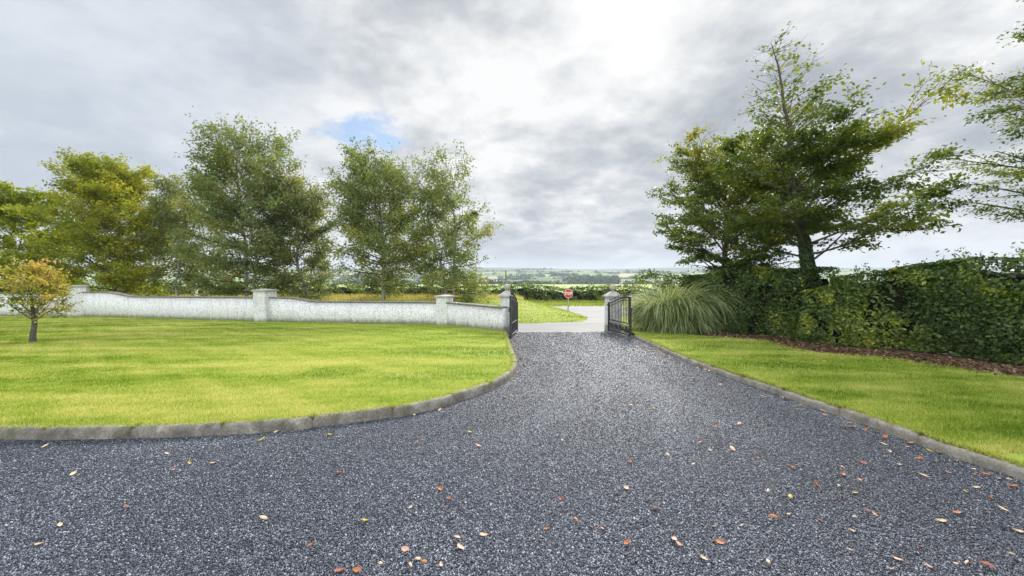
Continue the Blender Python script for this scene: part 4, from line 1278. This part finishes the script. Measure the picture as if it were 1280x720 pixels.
# ------------------------------------------------------------------ far country
def clump_mesh(name, items, seed, per=46):
    """items: (x, y, zbase, rx, rz) ; loose triangles filling lumpy ellipsoids"""
    rng = np.random.default_rng(seed)
    C_, S_, T = [], [], []
    for (x, y, zb, rx, rz_) in items:
        k = per
        d_ = unit(rng.normal(0, 1, (k, 3))) * (rng.random((k, 1)) ** .4)
        d_[:, 2] = np.abs(d_[:, 2]) * 1.0
        C_.append(np.array([x, y, zb]) + d_ * np.array([rx, rx * .8, rz_]))
        S_.append(np.full(k, min(rx, rz_) * .42) * rng.uniform(.6, 1.2, k)); T.append(np.full(k, rng.normal(.45, .2)) + rng.normal(0, .12, k))
    C_ = np.concatenate(C_); n_ = len(C_)
    V, Q = leaf_quads(C_, rng.normal(0, 1, (n_, 3)), rng.normal(0, 1, (n_, 3)) + np.array([0, -.6, .5]), np.concatenate(S_) * 2, .9)
    return npmesh(name, V, Q, {'tint': np.clip(np.concatenate(T), 0, 1)})
rg = np.random.default_rng(91)
def gzf(x, y): return float(gz(x, y))
items = []
# hedgerows: lines of trees along and across the slope
for k in range(120):
    y = math.exp(rg.uniform(math.log(620), math.log(2350))); x = rg.uniform(-.75, .85) * y
    L = rg.uniform(60, 260) * (y / 1000) ** .4; a = rg.choice([rg.normal(0, .15), rg.normal(.9, .3)])
    m_ = int(L / rg.uniform(7, 13))
    for i_ in range(m_):
        s = (i_ / m_ - .5) * L + rg.normal(0, 3); xx, yy = x + math.cos(a) * s, y + math.sin(a) * s
        h = rg.uniform(2.5, 6.5) if rg.random() < .8 else rg.uniform(7, 12)
        items.append((xx, yy, gzf(xx, yy) - .5, h * rg.uniform(.7, 1.3), h))
tag(link('hedgerow_vegetation', clump_mesh('hedgerow_vegetation', items, 92, 26), M['leaf_far']), kind='stuff')
items = []
for (u0, u1, y, hmin, hmax, rows, n_) in ((706, 772, 900, 11, 19, 5, 34), (640, 702, 560, 5, 9, 2, 26), (600, 660, 620, 6, 12, 2, 22), (690, 722, 1450, 8, 14, 2, 16), (655, 672, 700, 10, 15, 2, 8), (780, 900, 760, 7, 13, 3, 40), (900, 1000, 900, 8, 14, 2, 30), (724, 790, 640, 5, 8, 1, 22)):
    for r_ in range(rows):
        for k in range(n_):
            yy = y + r_ * 22 + rg.normal(0, 8); u = u0 + (u1 - u0) * (k + rg.random()) / n_
            xx = atd(u, yy); h = rg.uniform(hmin, hmax)
            items.append((xx, yy, gzf(xx, yy) - 1, h * rg.uniform(.5, .8), h))
tag(link('distant_woods', clump_mesh('distant_woods', items, 93, 90), M['leaf_far']), kind='stuff')

def far_house(u, y, w_, d_, h, rh, label, name, cat):
    x = atd(u, y); z = gzf(x, y)
    root = empty(name, (x, y, z), label, cat)
    bm = bmesh.new(); box(bm, (x, y, z - 1), w_, d_, h + 1)
    link('walls', bmm('walls', bm), M['signwhite'], root)
    bm = bmesh.new()
    vv = [bm.verts.new((x + a * (w_ / 2 + .4), y + b_ * (d_ / 2 + .4), z + h + .01)) for a, b_ in ((-1, -1), (1, -1), (1, 1), (-1, 1))]
    r0_ = bm.verts.new((x - w_ / 2 - .4, y, z + h + rh)); r1_ = bm.verts.new((x + w_ / 2 + .4, y, z + h + rh))
    for f in ((0, 1, r1_, r0_), (2, 3, r0_, r1_)): bm.faces.new([vv[i_] if isinstance(i_, int) else i_ for i_ in f])
    bm.faces.new((vv[1], vv[2], r1_)); bm.faces.new((vv[3], vv[0], r0_)); bm.faces.new(vv[::-1])
    link('roof', bmm('roof', bm), M['pole'], root)
far_house(706, 880, 11, 8, 5.0, 3.5, 'tiny white cottage far off in the valley, left of the dark wood', 'distant_cottage', 'house')
far_house(782, 880, 26, 10, 4.5, 2.0, 'long pale farm shed far off in the valley beyond the barred gate', 'distant_farm_shed', 'farm building')

# ------------------------------------------------------------------ haze
bm = bmesh.new(); bmesh.ops.create_cube(bm, size=1)
for v in bm.verts:
    v.co.x *= 14200; v.co.y *= 14200; v.co.z = -70 if v.co.z < 0 else 130
me = bmm('haze', bm)
m = bpy.data.materials.new('haze_air'); m.use_nodes = True
nt = m.node_tree; nt.nodes.clear()
out = nt.nodes.new('ShaderNodeOutputMaterial'); pv = nt.nodes.new('ShaderNodeVolumePrincipled')
pv.inputs['Color'].default_value = (.78, .87, 1, 1); pv.inputs['Density'].default_value = .00022
nt.links.new(pv.outputs[0], out.inputs['Volume'])
tag(link('haze', me, m), kind='stuff')
